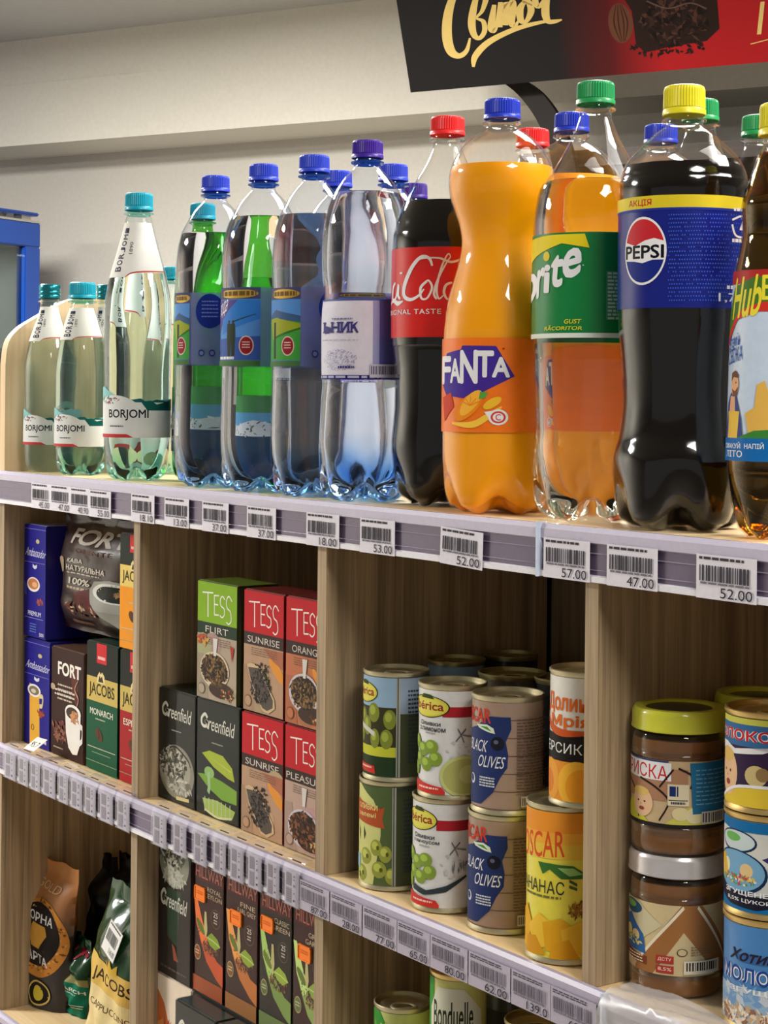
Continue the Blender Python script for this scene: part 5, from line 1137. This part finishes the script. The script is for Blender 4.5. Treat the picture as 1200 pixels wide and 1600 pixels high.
def olive(A, ca, cb, ra, rb, c=(140, 150, 50), hole=False):
    A.ell(ca, cb, ra, rb, c, 18); A.up(); A.ell(ca - ra * .2, cb - rb * .25, ra * .55, rb * .5, tuple(min(255, int(q * 1.22) + 8) for q in c), 14)
    if hole: A.up(); A.ell(ca + ra * .3, cb, ra * .25, rb * .28, (90, 96, 30), 10); A.up(-1)
    A.up(-1)
OG = 'olive cans in the middle compartment'; YO = .038
hc = (on_y(606, 1234, YO - .03).z - FLOOR2); hcan = hc + .003
def brand(A, a0, a1, b0, b1):
    ca, cb = (a0 + a1) / 2, (b0 + b1) / 2; ra, rb = (a1 - a0) / 2, (b1 - b0) / 2
    A.ell(ca, cb, ra * 1.06, rb * 1.08, (40, 44, 26), 30); A.up(); A.ell(ca, cb, ra, rb, (214, 206, 70), 30); A.up(); A.ell(ca, cb, ra * .9, rb * .86, (222, 214, 96), 30); A.poly([(ca - ra * .35, cb - rb * .8), (ca - ra * .2, cb - rb * 1.2), (ca + ra * .25, cb - rb * 1.15), (ca + ra * .4, cb - rb * .75)], (60, 70, 30)); A.up()
    A.text('Ibérica', ca - ra * .82, cb - rb * .5, ca + ra * .82, cb + rb * .35, (150, 62, 40), bold=.05); A.up(-3)
def iberica_a(up):
    A = Art((-pi, pi, 0, 1))
    if up:
        A.rect(-1.6, 0, .1, .42, (150, 180, 206)); A.rect(-1.6, .3, .1, .72, (60, 58, 40)); A.rect(-1.6, .70, .1, .80, (196, 200, 60)); A.rect(-1.6, .80, .1, 1, (40, 60, 36)); A.up()
        for u, v, r in ((-1.3, .42, .2), (-.75, .36, .22), (-1.05, .5, .2), (-.2, .42, .2), (-1.4, .58, .2), (-.7, .62, .18), (-.3, .62, .2)): olive(A, u, v, r, .10, (128, 138, 54))
        A.up(2); A.stroke([(-1.5, .5), (-1.0, .54), (-.7, .58)], .05, (206, 206, 196)); brand(A, -1.75, -.62, .06, .26); A.poly([(-1.6, .88), (-.7, .90), (-.66, .98), (-1.6, .96)], (200, 56, 46)); A.up(); A.lines(-1.4, .91, -.8, .94, 1, (240, 200, 190), .6)
    else:
        A.rect(-1.6, 0, .1, 1, (84, 100, 60)); A.poly([(-1.6, 0), (-1.2, 0), (-.6, .14), (-.35, .3), (-.35, .5), (-.6, 1), (-1.6, 1)], (206, 206, 130)); A.up()
        for u, v, r in ((-.5, .62, .2), (-.2, .68, .2), (-.9, .72, .24), (-.4, .84, .24), (-1.1, .9, .24), (0, .9, .2)): olive(A, u, v, r, .085, (150, 156, 70), True)
        A.up(2); A.poly([(-1.3, .42), (-1.2, .5), (-1.25, .58)], (40, 50, 26)); A.poly([(-1.0, .42), (-.9, .5), (-.98, .56)], (40, 50, 26)); A.poly([(-1.6, .14), (-.35, .22), (-.22, .20), (-.3, .32), (-.22, .42), (-1.6, .36)], (178, 84, 46)); A.up()
        A.text('ОЛИВКИ', -1.3, .19, -.45, .245, (226, 206, 130), bold=.04); A.text('зелені', -1.3, .27, -.5, .32, (226, 206, 130), bold=.03); A.text('2', -1.3, .90, -1.15, .95, (60, 60, 40), bold=.03)
        A.rect(-1.5, .72, -1.2, .86, (150, 190, 200))
    A.up(); A.rect(.0, 0, .12, 1, (170, 172, 160)); A.up(); A.rect(.03, 0, .07, 1, (90, 94, 84)); A.up(-1)
    A.rect(.12, 0, 1.6, .36 if up else .04, (150, 168, 190) if up else (60, 70, 56)); A.rect(.12, .36 if up else .04, 1.6, 1, (70, 76, 50)); A.up(); A.lines(.35, .12, .95, .88, 18, (50, 60, 66), .5); return A
def iberica_b(up):
    A = Art((-pi, pi, 0, 1)); A.rect(-1.6, .1, 1.6, .2, (214, 214, 212)); A.rect(-.3, .15, 1.7, .25, (170, 38, 48)); A.up(); brand(A, -1.6, -.12 if up else -.3, .06, .26)
    A.text('Оливки', -1.15, .30, -.35, .345, (70, 70, 76), bold=.04); A.text('з лимоном' if up else 'з анчоусом', -1.2, .36, -.2, .40, (70, 70, 76), bold=.04); A.lines(-.9, .41, -.5, .43, 1, (150, 150, 150), .6)
    A.stroke([(.15, .36), (.25, .42), (.35, .5)], .02, (110, 110, 116)); A.stroke([(.4, .36), (.2, .44), (.1, .48)], .02, (110, 110, 116)); A.stroke([(.3, .42), (.6, .44)], .015, (130, 130, 136)); A.specks(.5, .6, .7, .16, 40, .05, [(200, 200, 206), (190, 192, 198)], .3)
    for u, v, r in ((-1.35, .52, .22), (-1.0, .58, .24), (-.65, .55, .24), (-1.2, .68, .22), (-.85, .72, .24), (-1.4, .78, .2), (-.5, .66, .22)): olive(A, u, v, r, .07, (128, 152, 60))
    A.up(2)
    if up: A.ell(.35, .82, .72, .20, (196, 202, 130), 30); A.up(); A.ell(.35, .82, .62, .17, (176, 178, 104), 30); A.ell(.5, .8, .3, .09, (196, 196, 128), 20)
    else: A.poly([(-1.2, .80), (-.6, .84), (.0, .78), (.6, .68), (.62, .70), (.0, .84), (-.7, .89), (-1.2, .86)], (52, 62, 66)); A.specks(.4, .6, .3, .04, 12, .05, [(120, 130, 134)], 1)
    A.poly([(-1.6, .88), (-.3, .93), (-.2, .97), (-.2, 1.0), (-1.6, 1.0)], (206, 56, 46)); A.up(); A.lines(-1.2, .94, -.4, .965, 1, (244, 206, 200), .7); return A
def oscar_olive():
    A = Art((-pi, pi, 0, 1)); BR = (150, 122, 104)
    for k in range(6): A.rect(-1.6, k / 6 + .155, 1.6, k / 6 + .163, (110, 86, 72))
    A.poly([(-1.6, .30), (-1.0, .24), (-.5, .13), (.08, .13), (.1, .24), (-.05, .36), (.02, .48), (.0, .60), (-.2, .70), (-.4, .84), (-.8, .96), (-1.6, .98)], (40, 54, 104)); A.up()
    A.text('OSCAR', -1.75, .07, -.48, .21, (206, 60, 46), bold=.03, slope=-.01); A.poly([(-1.0, .22), (-.6, .21), (-.4, .24), (-.35, .29), (-.55, .28), (-.9, .25)], (214, 224, 200)); A.up(); A.poly([(-.85, .235), (-.6, .23), (-.45, .27)], (70, 140, 60)); A.up(-1)
    A.text('BLACK', -1.4, .36, -.62, .47, (226, 226, 226), bold=-.005, shear=.1); A.text('OLIVES', -.95, .50, -.12, .61, (226, 226, 226), bold=-.005, shear=.1); A.ell(-.28, .38, .2, .065, (30, 32, 46), 18); A.up(); A.ell(-.32, .365, .07, .02, (96, 100, 120), 10); A.up(-1)
    A.ell(-1.2, .74, .13, .05, (206, 206, 216), 14); A.up(); A.ell(-1.22, .735, .09, .035, (40, 54, 104), 14); A.up(-1); A.lines(-.85, .70, -.35, .80, 4, (206, 210, 220), .55)
    A.lines(.25, .15, 1.4, .84, 24, (104, 78, 66), .4); A.rect(.35, .86, .9, .96, (196, 184, 172)); A.up(); A.bars(.38, .875, .86, .945, (96, 80, 70), 14); return A
def stack(ax, half, y, arow, maker, mats, labels, metal=tin, group=OG, n=2, dx=(0, 0), h=hcan, ring=(True, True), names='olive_can'):
    out = []
    for k in range(n):
        c = Can(names, labels[k], 'can', ax[k], arow, half, y, FLOOR2 + k * (h + .0004), h, metal, group, ring[k], 0, dx[k])
        c.band(mats[k], maker(k)); out.append(c)
    return out
s1 = stack((613, 618), 52, YO, 1250, lambda k: iberica_a(k), (lab((70, 84, 54)), lab((140, 160, 180))), ('olive can with a brown ribbon, lower one of the leftmost stack', 'olive can with yellow oval badge, upper one of the leftmost stack'))
s2 = stack((698, 706), 54, YO, 1260, lambda k: iberica_b(k), (lab((214, 214, 212)), lab((216, 216, 214))), ('white olive can with a dark fish, lower one of its stack', 'white olive can with a lemon slice, on top of its stack'))
s3 = stack((788, 792), 57, YO + .004, 1290, lambda k: oscar_olive(), (lab((156, 128, 108)), lab((160, 134, 116))), ('brown and blue black-olives can, lower one of its stack', 'brown and blue black-olives can, upper one of its stack'))
# second and third rows
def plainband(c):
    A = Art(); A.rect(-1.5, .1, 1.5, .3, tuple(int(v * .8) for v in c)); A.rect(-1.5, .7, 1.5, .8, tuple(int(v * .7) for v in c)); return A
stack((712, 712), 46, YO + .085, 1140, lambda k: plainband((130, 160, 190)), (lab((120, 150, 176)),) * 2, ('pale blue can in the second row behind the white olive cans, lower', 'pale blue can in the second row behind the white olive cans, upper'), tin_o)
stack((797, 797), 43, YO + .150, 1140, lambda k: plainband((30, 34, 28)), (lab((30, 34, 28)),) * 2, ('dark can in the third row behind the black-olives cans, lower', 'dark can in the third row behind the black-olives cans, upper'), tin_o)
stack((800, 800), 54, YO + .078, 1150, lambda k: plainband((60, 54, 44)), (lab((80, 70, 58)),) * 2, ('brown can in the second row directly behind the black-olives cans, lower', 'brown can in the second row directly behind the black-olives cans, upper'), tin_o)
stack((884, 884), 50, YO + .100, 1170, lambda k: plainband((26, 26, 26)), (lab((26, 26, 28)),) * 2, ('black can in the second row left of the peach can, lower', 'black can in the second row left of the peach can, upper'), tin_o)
# pineapple and peach
YA = .034; zp = on_y(880, 1262, YA - .0).z
hA = on_y(880, 1272, YA - .034).z - FLOOR2 + .001
c = Can('pineapple_can', 'yellow pineapple can standing right of the black-olives cans', 'can', 883, 1400, 62, YA, FLOOR2, hA, tin, 'fruit cans', False)
A = Art((-pi, pi, 0, 1)); A.rect(-1.6, 0, 1.6, .14, (236, 150, 50)); A.rect(-1.6, .14, 1.6, .22, (238, 172, 60)); A.rect(-1.6, .22, 1.6, .32, (232, 192, 70)); A.up()
A.text('OSCAR', -1.5, .16, -.02, .34, (214, 84, 40), bold=.015, slope=-.04); A.poly([(-.75, .35), (-.4, .35), (.2, .36), (.55, .42), (.45, .45), (-.1, .45), (-.4, .39), (-.6, .43)], (60, 110, 50)); A.up(); A.poly([(-.2, .375), (.2, .375), (.45, .42), (.1, .43)], (150, 190, 110)); A.up(-1)
A.text('АНАНАС', -1.45, .47, -.02, .56, (40, 50, 40), bold=.0); A.lines(-1.3, .575, -.1, .60, 1, (110, 110, 60), .6); A.stroke([(.1, .46), (.3, .49)], .02, (70, 90, 50)); A.stroke([(.1, .50), (.3, .52)], .02, (70, 90, 50))
A.specks(.35, .66, .3, .05, 70, .05, [(150, 100, 40), (120, 76, 34), (176, 130, 60)], .5)
for P, cc in (([(-1.5, .72), (-1.2, .66), (-1.0, .76), (-1.1, .94), (-1.5, .98)], (228, 172, 40)), ([(-1.1, .80), (-.7, .70), (-.3, .76), (-.3, .9), (-.9, .97)], (236, 190, 60)), ([(-.6, .76), (-.1, .72), (.3, .80), (.0, .95), (-.5, .95)], (224, 166, 36)), ([(-.1, .80), (.4, .74), (.8, .8), (.6, .97), (0, .97)], (236, 186, 56)), ([(-1.2, .88), (-.8, .86), (-.5, .98), (-1.3, 1)], (214, 150, 30)), ([(-.3, .9), (.1, .86), (.4, 1), (-.4, 1)], (222, 160, 36))): A.poly(P, cc); A.up()
c.band(lab((226, 212, 70)), A)
hP = .094
c2 = Can('peach_can', 'white, black and orange peach can standing on the pineapple can', 'can', 918, 1150, 60, YA + .006, FLOOR2 + hA + .0005, on_y(890, 1050, YA - .02).z - (FLOOR2 + hA), tin, 'fruit cans', False)
A = Art((-pi, pi, 0, 1)); A.rect(-1.6, .52 - .06, 1.6, .68, (34, 30, 28)); A.rect(-1.6, .68, 1.6, 1, (232, 150, 50)); A.up(); A.text('Долина', -1.4, .13, .25, .30, (226, 110, 40), bold=.06); A.text('Мрія', -1.2, .30, .1, .42, (226, 110, 40), bold=.06); A.stroke([(-1.5, .3, .4), (-1.3, .4), (-.7, .45), (.2, .43, .4)], .06, (206, 90, 40))
A.text('ПЕРСИКИ', -1.75, .53, .15, .615, (240, 240, 236), bold=.0); A.ell(-1.2, .84, .4, .17, (238, 166, 64), 26); A.ell(-.25, .86, .6, .19, (246, 184, 60), 30); A.up(); A.ell(-.1, .88, .5, .15, (240, 160, 40), 26); A.ell(-1.3, .86, .25, .1, (226, 130, 50), 20)
c2.band(lab((226, 222, 212)), A)

# jars
dulce = plain('caramel', (126, 82, 40), .3, coat=.3); glassj = film('jar_glass', (.93, .92, .88), blend=.3)
def jar(label, ax, half, y, arow, z0, h, lidc, lidm, art, lab_b, cols, dome=False):
    P0 = on_y(ax, arow, y); Z = (P0 - CAM).dot(FW); R = half * Z / FPX; t = thing('caramel_jar', label, 'jar', (P0.x, y, z0), facing(P0.x, y), 'caramel jars')
    P = smoothp([(0, .002), (R * .8, .002), (R * .93, .0), (R * .99, .004), (R, .012), (R * .985, .02), (R * .975, h * .16), (R * .975, h * .68), (R * .99, h * .70), (R * .985, h * .76), (R * .95, h * .82), (R * .88, h * .86), (R * .87, h * .93)], 3)
    P = [(max(0, r), max(0, z)) for r, z in P]
    V, F = lathe(P, 56); mesh_obj('glass_body', V, F, [glassj], t, None, True)
    Q = [(max(0, r - .0012), z + .0012) for r, z in P if z < h * .80]; Q += [(0, Q[-1][1])]
    V, F = lathe(Q, 56); mesh_obj('caramel', V, F, [dulce], t, None, True)
    rl = R * (1.0 if not dome else 1.03); hl = h * .85
    V, F = lathe([(rl * .98, hl), (rl, hl + .0006), (rl * 1.0, hl + .002), (rl * .985, hl + .003), (rl * .985, h * .965), (rl * .96, h * .985), (rl * .93, h), (rl * .76, h), (rl * .72, h * .985), (0, h * .985)], 56, ridge=None)
    ld = mesh_obj('lid', V, F, [lidm], t, None, True)
    if not dome:
        V, F = lathe([(rl * .70, h * .9853), (0, h * .9863)], 40); mesh_obj('lid_print', V, F, [plain('lid_dark', (46, 48, 40), .35, coat=.4)], ld)
    s = type('J', (), {})(); s.R = R; s.ax = ax; s.half = half
    lo, hi = h * (.17 if dome else .20), h * .665; n = 48; V = []; F = []; Rr = R * .975 + .0005
    for i in range(n):
        a = 2 * pi * i / n; V += [(Rr * sin(a), -Rr * cos(a), lo), (Rr * sin(a), -Rr * cos(a), hi)]
    for i in range(n): a = 2 * i; b = 2 * ((i + 1) % n); F.append([a, b, b + 1, a + 1])
    L = mesh_obj('label', V, F, [lab(lab_b)], t, None, True)
    art.build('label_print', L, lambda u, b, f: ((Rr + f) * sin(u), -(Rr + f) * cos(u), hi - b * (hi - lo)), .05)
    V, F = lathe([(R * .978, hi), (R * 1.0, hi + .001), (R * 1.0, hi + .003), (R * .98, hi + .004)], 48); V2, F2 = lathe([(R * .978, lo - .004), (R * 1.0, lo - .003), (R * 1.0, lo - .001), (R * .98, lo)], 48)
    mesh_obj('glass_rib', V, F, [glassj], t, None, True); mesh_obj('glass_rib', V2, F2, [glassj], t, None, True)
    return t
def face_(A, ca, cb, ra, rb):
    A.ell(ca, cb, ra, rb, (232, 190, 150), 22); A.up(); A.ell(ca - ra * .1, cb - rb * .72, ra * .8, rb * .32, (226, 190, 110), 16); A.up()
    for d in (-.35, .3): A.ell(ca + d * ra, cb - rb * .05, ra * .10, rb * .07, (60, 44, 40), 8)
    A.ell(ca, cb + rb * .45, ra * .28, rb * .13, (150, 60, 56), 12); A.ell(ca - .02, cb + rb * .15, ra * .08, rb * .06, (206, 150, 120), 8); A.up(-2)
YJ = .055
hJ = .107
zj2t = on_y(1058, 1352, YJ - .038).z
hJ2 = zj2t - FLOOR2; hJ1 = on_y(1060, 1103, YJ - .0).z - (FLOOR2 + hJ2) 
A = Art((-pi, pi, 0, 1)); A.poly([(-1.6, .0), (-.9, .02), (-.3, .30), (-.9, .6), (-1.6, .5)], (206, 196, 160)); A.poly([(-1.0, .95), (.1, .0), (.55, .0), (1.6, .9), (1.6, 1), (-1.0, 1)], (160, 108, 62)); A.stroke([(-.9, .86), (.15, .02)], .05, (236, 224, 196)); A.stroke([(.45, .02), (1.4, .9)], .05, (236, 224, 196)); A.poly([(-.5, 1), (.15, .38), (.9, 1)], (206, 184, 140)); A.up()
A.ell(-1.15, .12, .36, .10, (40, 80, 110), 20); A.up(); A.ell(-1.2, .09, .22, .05, (120, 170, 90), 14); A.up(-1); A.poly([(-1.5, .3), (-1.2, .22), (-.75, .48), (-.68, .75), (-1.5, .72)], (50, 100, 160)); A.up(); A.ell(-1.3, .5, .15, .1, (226, 206, 120), 16); A.ell(-1.0, .52, .13, .08, (226, 196, 140), 16); A.specks(-1.1, .6, .3, .07, 40, .05, [(80, 140, 60), (226, 206, 120), (60, 110, 170)], .5); A.stroke([(-1.5, .74), (-1.1, .82), (-.65, .84)], .12, (120, 60, 34)); A.lines(-1.3, .78, -.75, .9, 3, (240, 220, 190), .4)
A.rect(-.42, .72, -.05, .83, (176, 60, 50)); A.rect(-.42, .86, -.05, .97, (176, 60, 50)); A.up(); A.text('ДСТУ', -.38, .745, -.1, .80, (240, 226, 210)); A.text('8,5%', -.38, .885, -.1, .94, (240, 226, 210)); A.up(-1)
A.ell(.12, .66, .11, .055, (60, 70, 50), 18); A.up(); A.ell(.12, .66, .09, .045, (206, 184, 140), 18); A.up(-1); A.lines(.3, .58, .9, .72, 4, (150, 120, 84), .4); A.rect(.15, .78, 1.0, .97, (226, 214, 190)); A.up(); A.bars(.2, .80, .95, .92, (50, 44, 40), 20)
lidw = plain('lid_white_metal', (206, 200, 200), .25, .5, coat=.3)
jar('caramel jar with white metal lid standing on the board, lower of the stack', 1057, 74, YJ, 1460, FLOOR2, hJ2, None, lidw, A, (206, 186, 140), None, True)
A = Art((-pi, pi, 0, 1)); A.rect(-1.6, .12, .2, .6, (176, 130, 100)); A.poly([(-1.6, .8), (-1.2, .62), (-.6, .98), (-1.6, 1)], (206, 204, 60)); A.poly([(-.3, .95), (.2, .68), (.6, .66), (1.2, .98)], (206, 200, 90)); A.rect(-1.6, .94, 1.6, 1, (40, 36, 34)); A.up()
A.poly([(-1.6, .0), (-.2, .0), (-.3, .2), (-.9, .28), (-1.6, .2)], (60, 70, 110)); A.up(); A.rect(-1.6, .03, -.15, .30, W); A.up(); A.text('ІРИСКА', -1.55, .05, -.22, .26, (206, 50, 50), bold=.01, slope=.03); A.up(-2)
for P in ([(-1.5, .35), (-1.1, .5), (-.95, .9)], [(-.9, .3), (-.5, .4), (-.2, .6), (-.4, .9)], [(.0, .1), (.3, .22), (.25, .4)], [(-.1, .12), (-.4, .4)]): A.stroke(P, .035, (50, 36, 30), 4)
face_(A, -.85, .66, .30, .22); A.ell(.05, .78, .18, .10, (226, 210, 160), 16); A.ell(.35, .80, .2, .12, (226, 214, 170), 16)
A.rect(-.22, .34, .22, .66, (226, 214, 180)); A.up(); A.rect(-.18, .37, -.05, .52, (34, 50, 110)); A.rect(-.03, .37, .0, .52, (34, 50, 110)); A.rect(-.2, .57, .2, .585, (60, 60, 60)); A.lines(-.15, .6, .15, .65, 1, (70, 70, 70), .7); A.up(-1)
A.poly([(.24, .02), (1.5, .0), (1.5, .75), (.3, .78)], (40, 110, 150)); A.up(); A.lines(.36, .12, 1.3, .68, 9, (110, 160, 190), .3); A.rect(.48, .74, 1.1, .92, (206, 200, 190)); A.up(); A.bars(.5, .76, 1.08, .9, (90, 80, 80), 14)
jar('caramel jar with yellow lid standing on the white-lidded jar', 1060, 74, YJ, 1230, FLOOR2 + hJ2 + .0006, hJ1, None, plain('lid_yellow', (206, 206, 60), .3, coat=.4), A, (196, 170, 130), None)
jb_ = jar('caramel jar with yellow lid in the second row behind the milk cans', 1187, 72, YJ + .077, 1180, FLOOR2, on_y(1180, 1080, YJ + .077).z - FLOOR2, None, plain('lid_yellow', (206, 206, 60), .3, coat=.4), Art((-1, 1, 0, 1)) if False else plainband((196, 170, 130)), (196, 170, 130), None)

# condensed milk cans, a stack of three at the right edge
def milk(kind):
    A = Art((-pi, pi, 0, 1))
    if kind == 2:
        A.rect(-1.6, 0, 1.6, .07, (206, 206, 90)); A.rect(-1.6, .07, 1.6, .32, (60, 110, 160)); A.rect(-1.6, .32, 1.6, 1, (56, 40, 70)); A.poly([(-1.6, 1), (-1.4, .92), (-.7, .76), (1.6, .78), (1.6, 1)], (226, 196, 60)); A.up()
        A.poly([(-1.6, .30), (-1.2, .30), (-.9, .36), (-.5, .33), (.0, .36), (.2, .3), (-.2, .38), (-.9, .42), (-1.5, .4)], W); A.text('МОЛОКО', -1.95, .13, .0, .26, W, bold=.14); A.up(); A.text('МОЛОКО', -1.95, .13, .0, .26, (200, 44, 56), bold=.05); A.up(-1)
        face_(A, -1.15, .64, .34, .27); A.ell(-.35, .64, .25, .12, (206, 186, 130), 18); A.up(); A.ell(-.2, .62, .15, .08, (150, 120, 80), 14); A.stroke([(-1.55, .98), (-.75, .78), (.5, .76)], .035, W)
        return A, (60, 44, 80)
    if kind == 1:
        A.rect(-1.6, 0, 1.6, .12, (24, 110, 170)); A.rect(-1.6, .88, 1.6, 1, (24, 110, 170)); A.poly([(-1.6, .12), (-1.3, .1), (1.6, .30), (1.6, .5), (-1.6, .5)], (214, 214, 206)); A.poly([(-.2, .4), (.5, .25), (.5, .6)], (60, 50, 110)); A.up()
        A.ell(-.85, .24, .55, .13, (24, 50, 84), 26); A.up(); A.ell(-.85, .235, .5, .11, (200, 214, 216), 24); A.up(); A.ell(-.95, .20, .25, .05, (110, 180, 90), 16); A.up(-2)
        A.ell(-.85, .58, .78, .25, (24, 50, 84), 30); A.up(); A.ell(-.85, .57, .72, .225, (120, 170, 206), 30); A.up(); A.ell(-.55, .55, .16, .08, (226, 196, 140), 16); A.ell(-1.15, .53, .12, .08, (236, 230, 190), 16); A.poly([(-1.5, .45), (-1.25, .4), (-1.1, .62), (-1.4, .7)], (226, 180, 60)); A.specks(-.8, .66, .5, .06, 70, .05, [(90, 150, 60), (226, 196, 90), (206, 70, 60), W], .5)
        A.up(-1); A.poly([(-1.6, .66), (-1.0, .80), (-.2, .82), (.3, .74), (.3, .90), (-.3, .97), (-1.0, .95), (-1.6, .84)], (30, 30, 46)); A.up(3); A.text('ЗГУЩЕНЕ', -1.2, .77, -.05, .835, W, bold=.05, slope=.0); A.text('8,5% ЦУКОР', -1.1, .86, .0, .91, W, bold=.03)
        return A, (206, 210, 206)
    A.rect(-1.6, .62, 1.6, 1, (150, 180, 206)); A.up(); A.specks(-.6, .7, 1.2, .08, 60, .12, [(120, 160, 206), (196, 206, 214)], .5); A.poly([(-1.0, .27), (-.9, .3), (1.0, .27), (1, .38), (-.7, .36)], (60, 100, 160)); A.up()
    A.text('Хотин', -1.0, .24, .1, .36, (40, 36, 50), bold=.05, shear=.1); A.text('МОЛОКО', -1.3, .40, .6, .56, W, bold=.14, slope=.03); A.up(); A.text('МОЛОКО', -1.3, .40, .6, .56, (30, 70, 150), bold=.04, slope=.03); A.text('ЗГУЩЕНЕ', -1.0, .62, .6, .68, W, bold=.05)
    A.specks(-.6, .9, .8, .10, 120, .1, [(226, 206, 180), (196, 170, 140), (236, 226, 210), (150, 110, 84)], .5); return A, (70, 130, 190)
zs = [FLOOR2]; hts = []
zA = on_y(1207, 1448, .055 - .03).z; zB = on_y(1207, 1283, .055 - .03).z; zC = on_y(1207, 1108, .055).z
hts = [zA - FLOOR2, zB - zA, zC - zB + .001]; z0 = FLOOR2
for k, lb in enumerate(('blue condensed milk can, bottom of the stack at the right edge', 'condensed milk can with a plate picture, middle of the stack at the right edge', 'condensed milk can with red letters and a child, top of the right stack')):
    A, bc = milk(k); c = Can('milk_can', lb, 'can', 1206, 1300, 74, .055, z0, hts[k], tin_g, 'condensed milk cans', True); c.band(lab(bc), A); z0 += hts[k] + .0005

# bottom right compartment: sweetcorn and vegetables
def pair(name, low, topl, ax, row, half, y, ptop, c, A, metal, dx=0.0):
    """two equal cans, one on the other; the upper one carries the look seen in the photograph"""
    h = (on_y(ax, ptop, y).z - FLOOR3) / 2
    for k, lb in ((0, low), (1, topl)):
        q = Can(name, lb, 'can', ax, row, half, y, FLOOR3 + k * (h + .0004), h, metal, 'vegetable cans', True, 0, dx); q.band(lab(c), A)
A = Art((-pi, pi, 0, 1)); A.poly([(-1.6, 0), (-.9, 0), (-.4, .18), (-1.0, .26), (-1.6, .18)], (60, 150, 60)); A.specks(-.6, .18, .9, .08, 20, .14, [(70, 156, 66), (206, 206, 70)], .4)
pair('vegetable_can', 'green vegetable can under the one with the pull ring', 'low green vegetable can with pull ring at the bottom edge', 627, 1590, 45, .048, 1562, (196, 204, 120), A, tin, .002)
A = Art((-pi, pi, 0, 1)); A.rect(-1.6, 0, -1.0, 1, (70, 150, 60)); A.poly([(-1.2, .20), (-.8, .05), (.2, .05), (.9, .20), (1.0, .5), (-.2, .54), (-1.2, .44)], (226, 226, 206)); A.text('Bonduelle', -1.0, .14, .55, .32, (50, 60, 40), bold=.03, slope=-.01); A.text('КУКУРУДЗА', -.9, .36, .5, .43, (60, 70, 50), bold=.02)
A.poly([(-1.1, .47), (.0, .56), (1.0, .50), (1.0, .62), (0, .68), (-1.1, .60)], (110, 170, 200)); A.specks(-.1, .8, 1.0, .14, 160, .12, [(236, 196, 60), (246, 216, 90), (226, 176, 40)], .4)
pair('corn_can', 'sweetcorn can under the one with the white name plate', 'sweetcorn can with white name plate below the middle rail', 716, 1580, 45, .050, 1512, (206, 206, 120), A, tin_g)
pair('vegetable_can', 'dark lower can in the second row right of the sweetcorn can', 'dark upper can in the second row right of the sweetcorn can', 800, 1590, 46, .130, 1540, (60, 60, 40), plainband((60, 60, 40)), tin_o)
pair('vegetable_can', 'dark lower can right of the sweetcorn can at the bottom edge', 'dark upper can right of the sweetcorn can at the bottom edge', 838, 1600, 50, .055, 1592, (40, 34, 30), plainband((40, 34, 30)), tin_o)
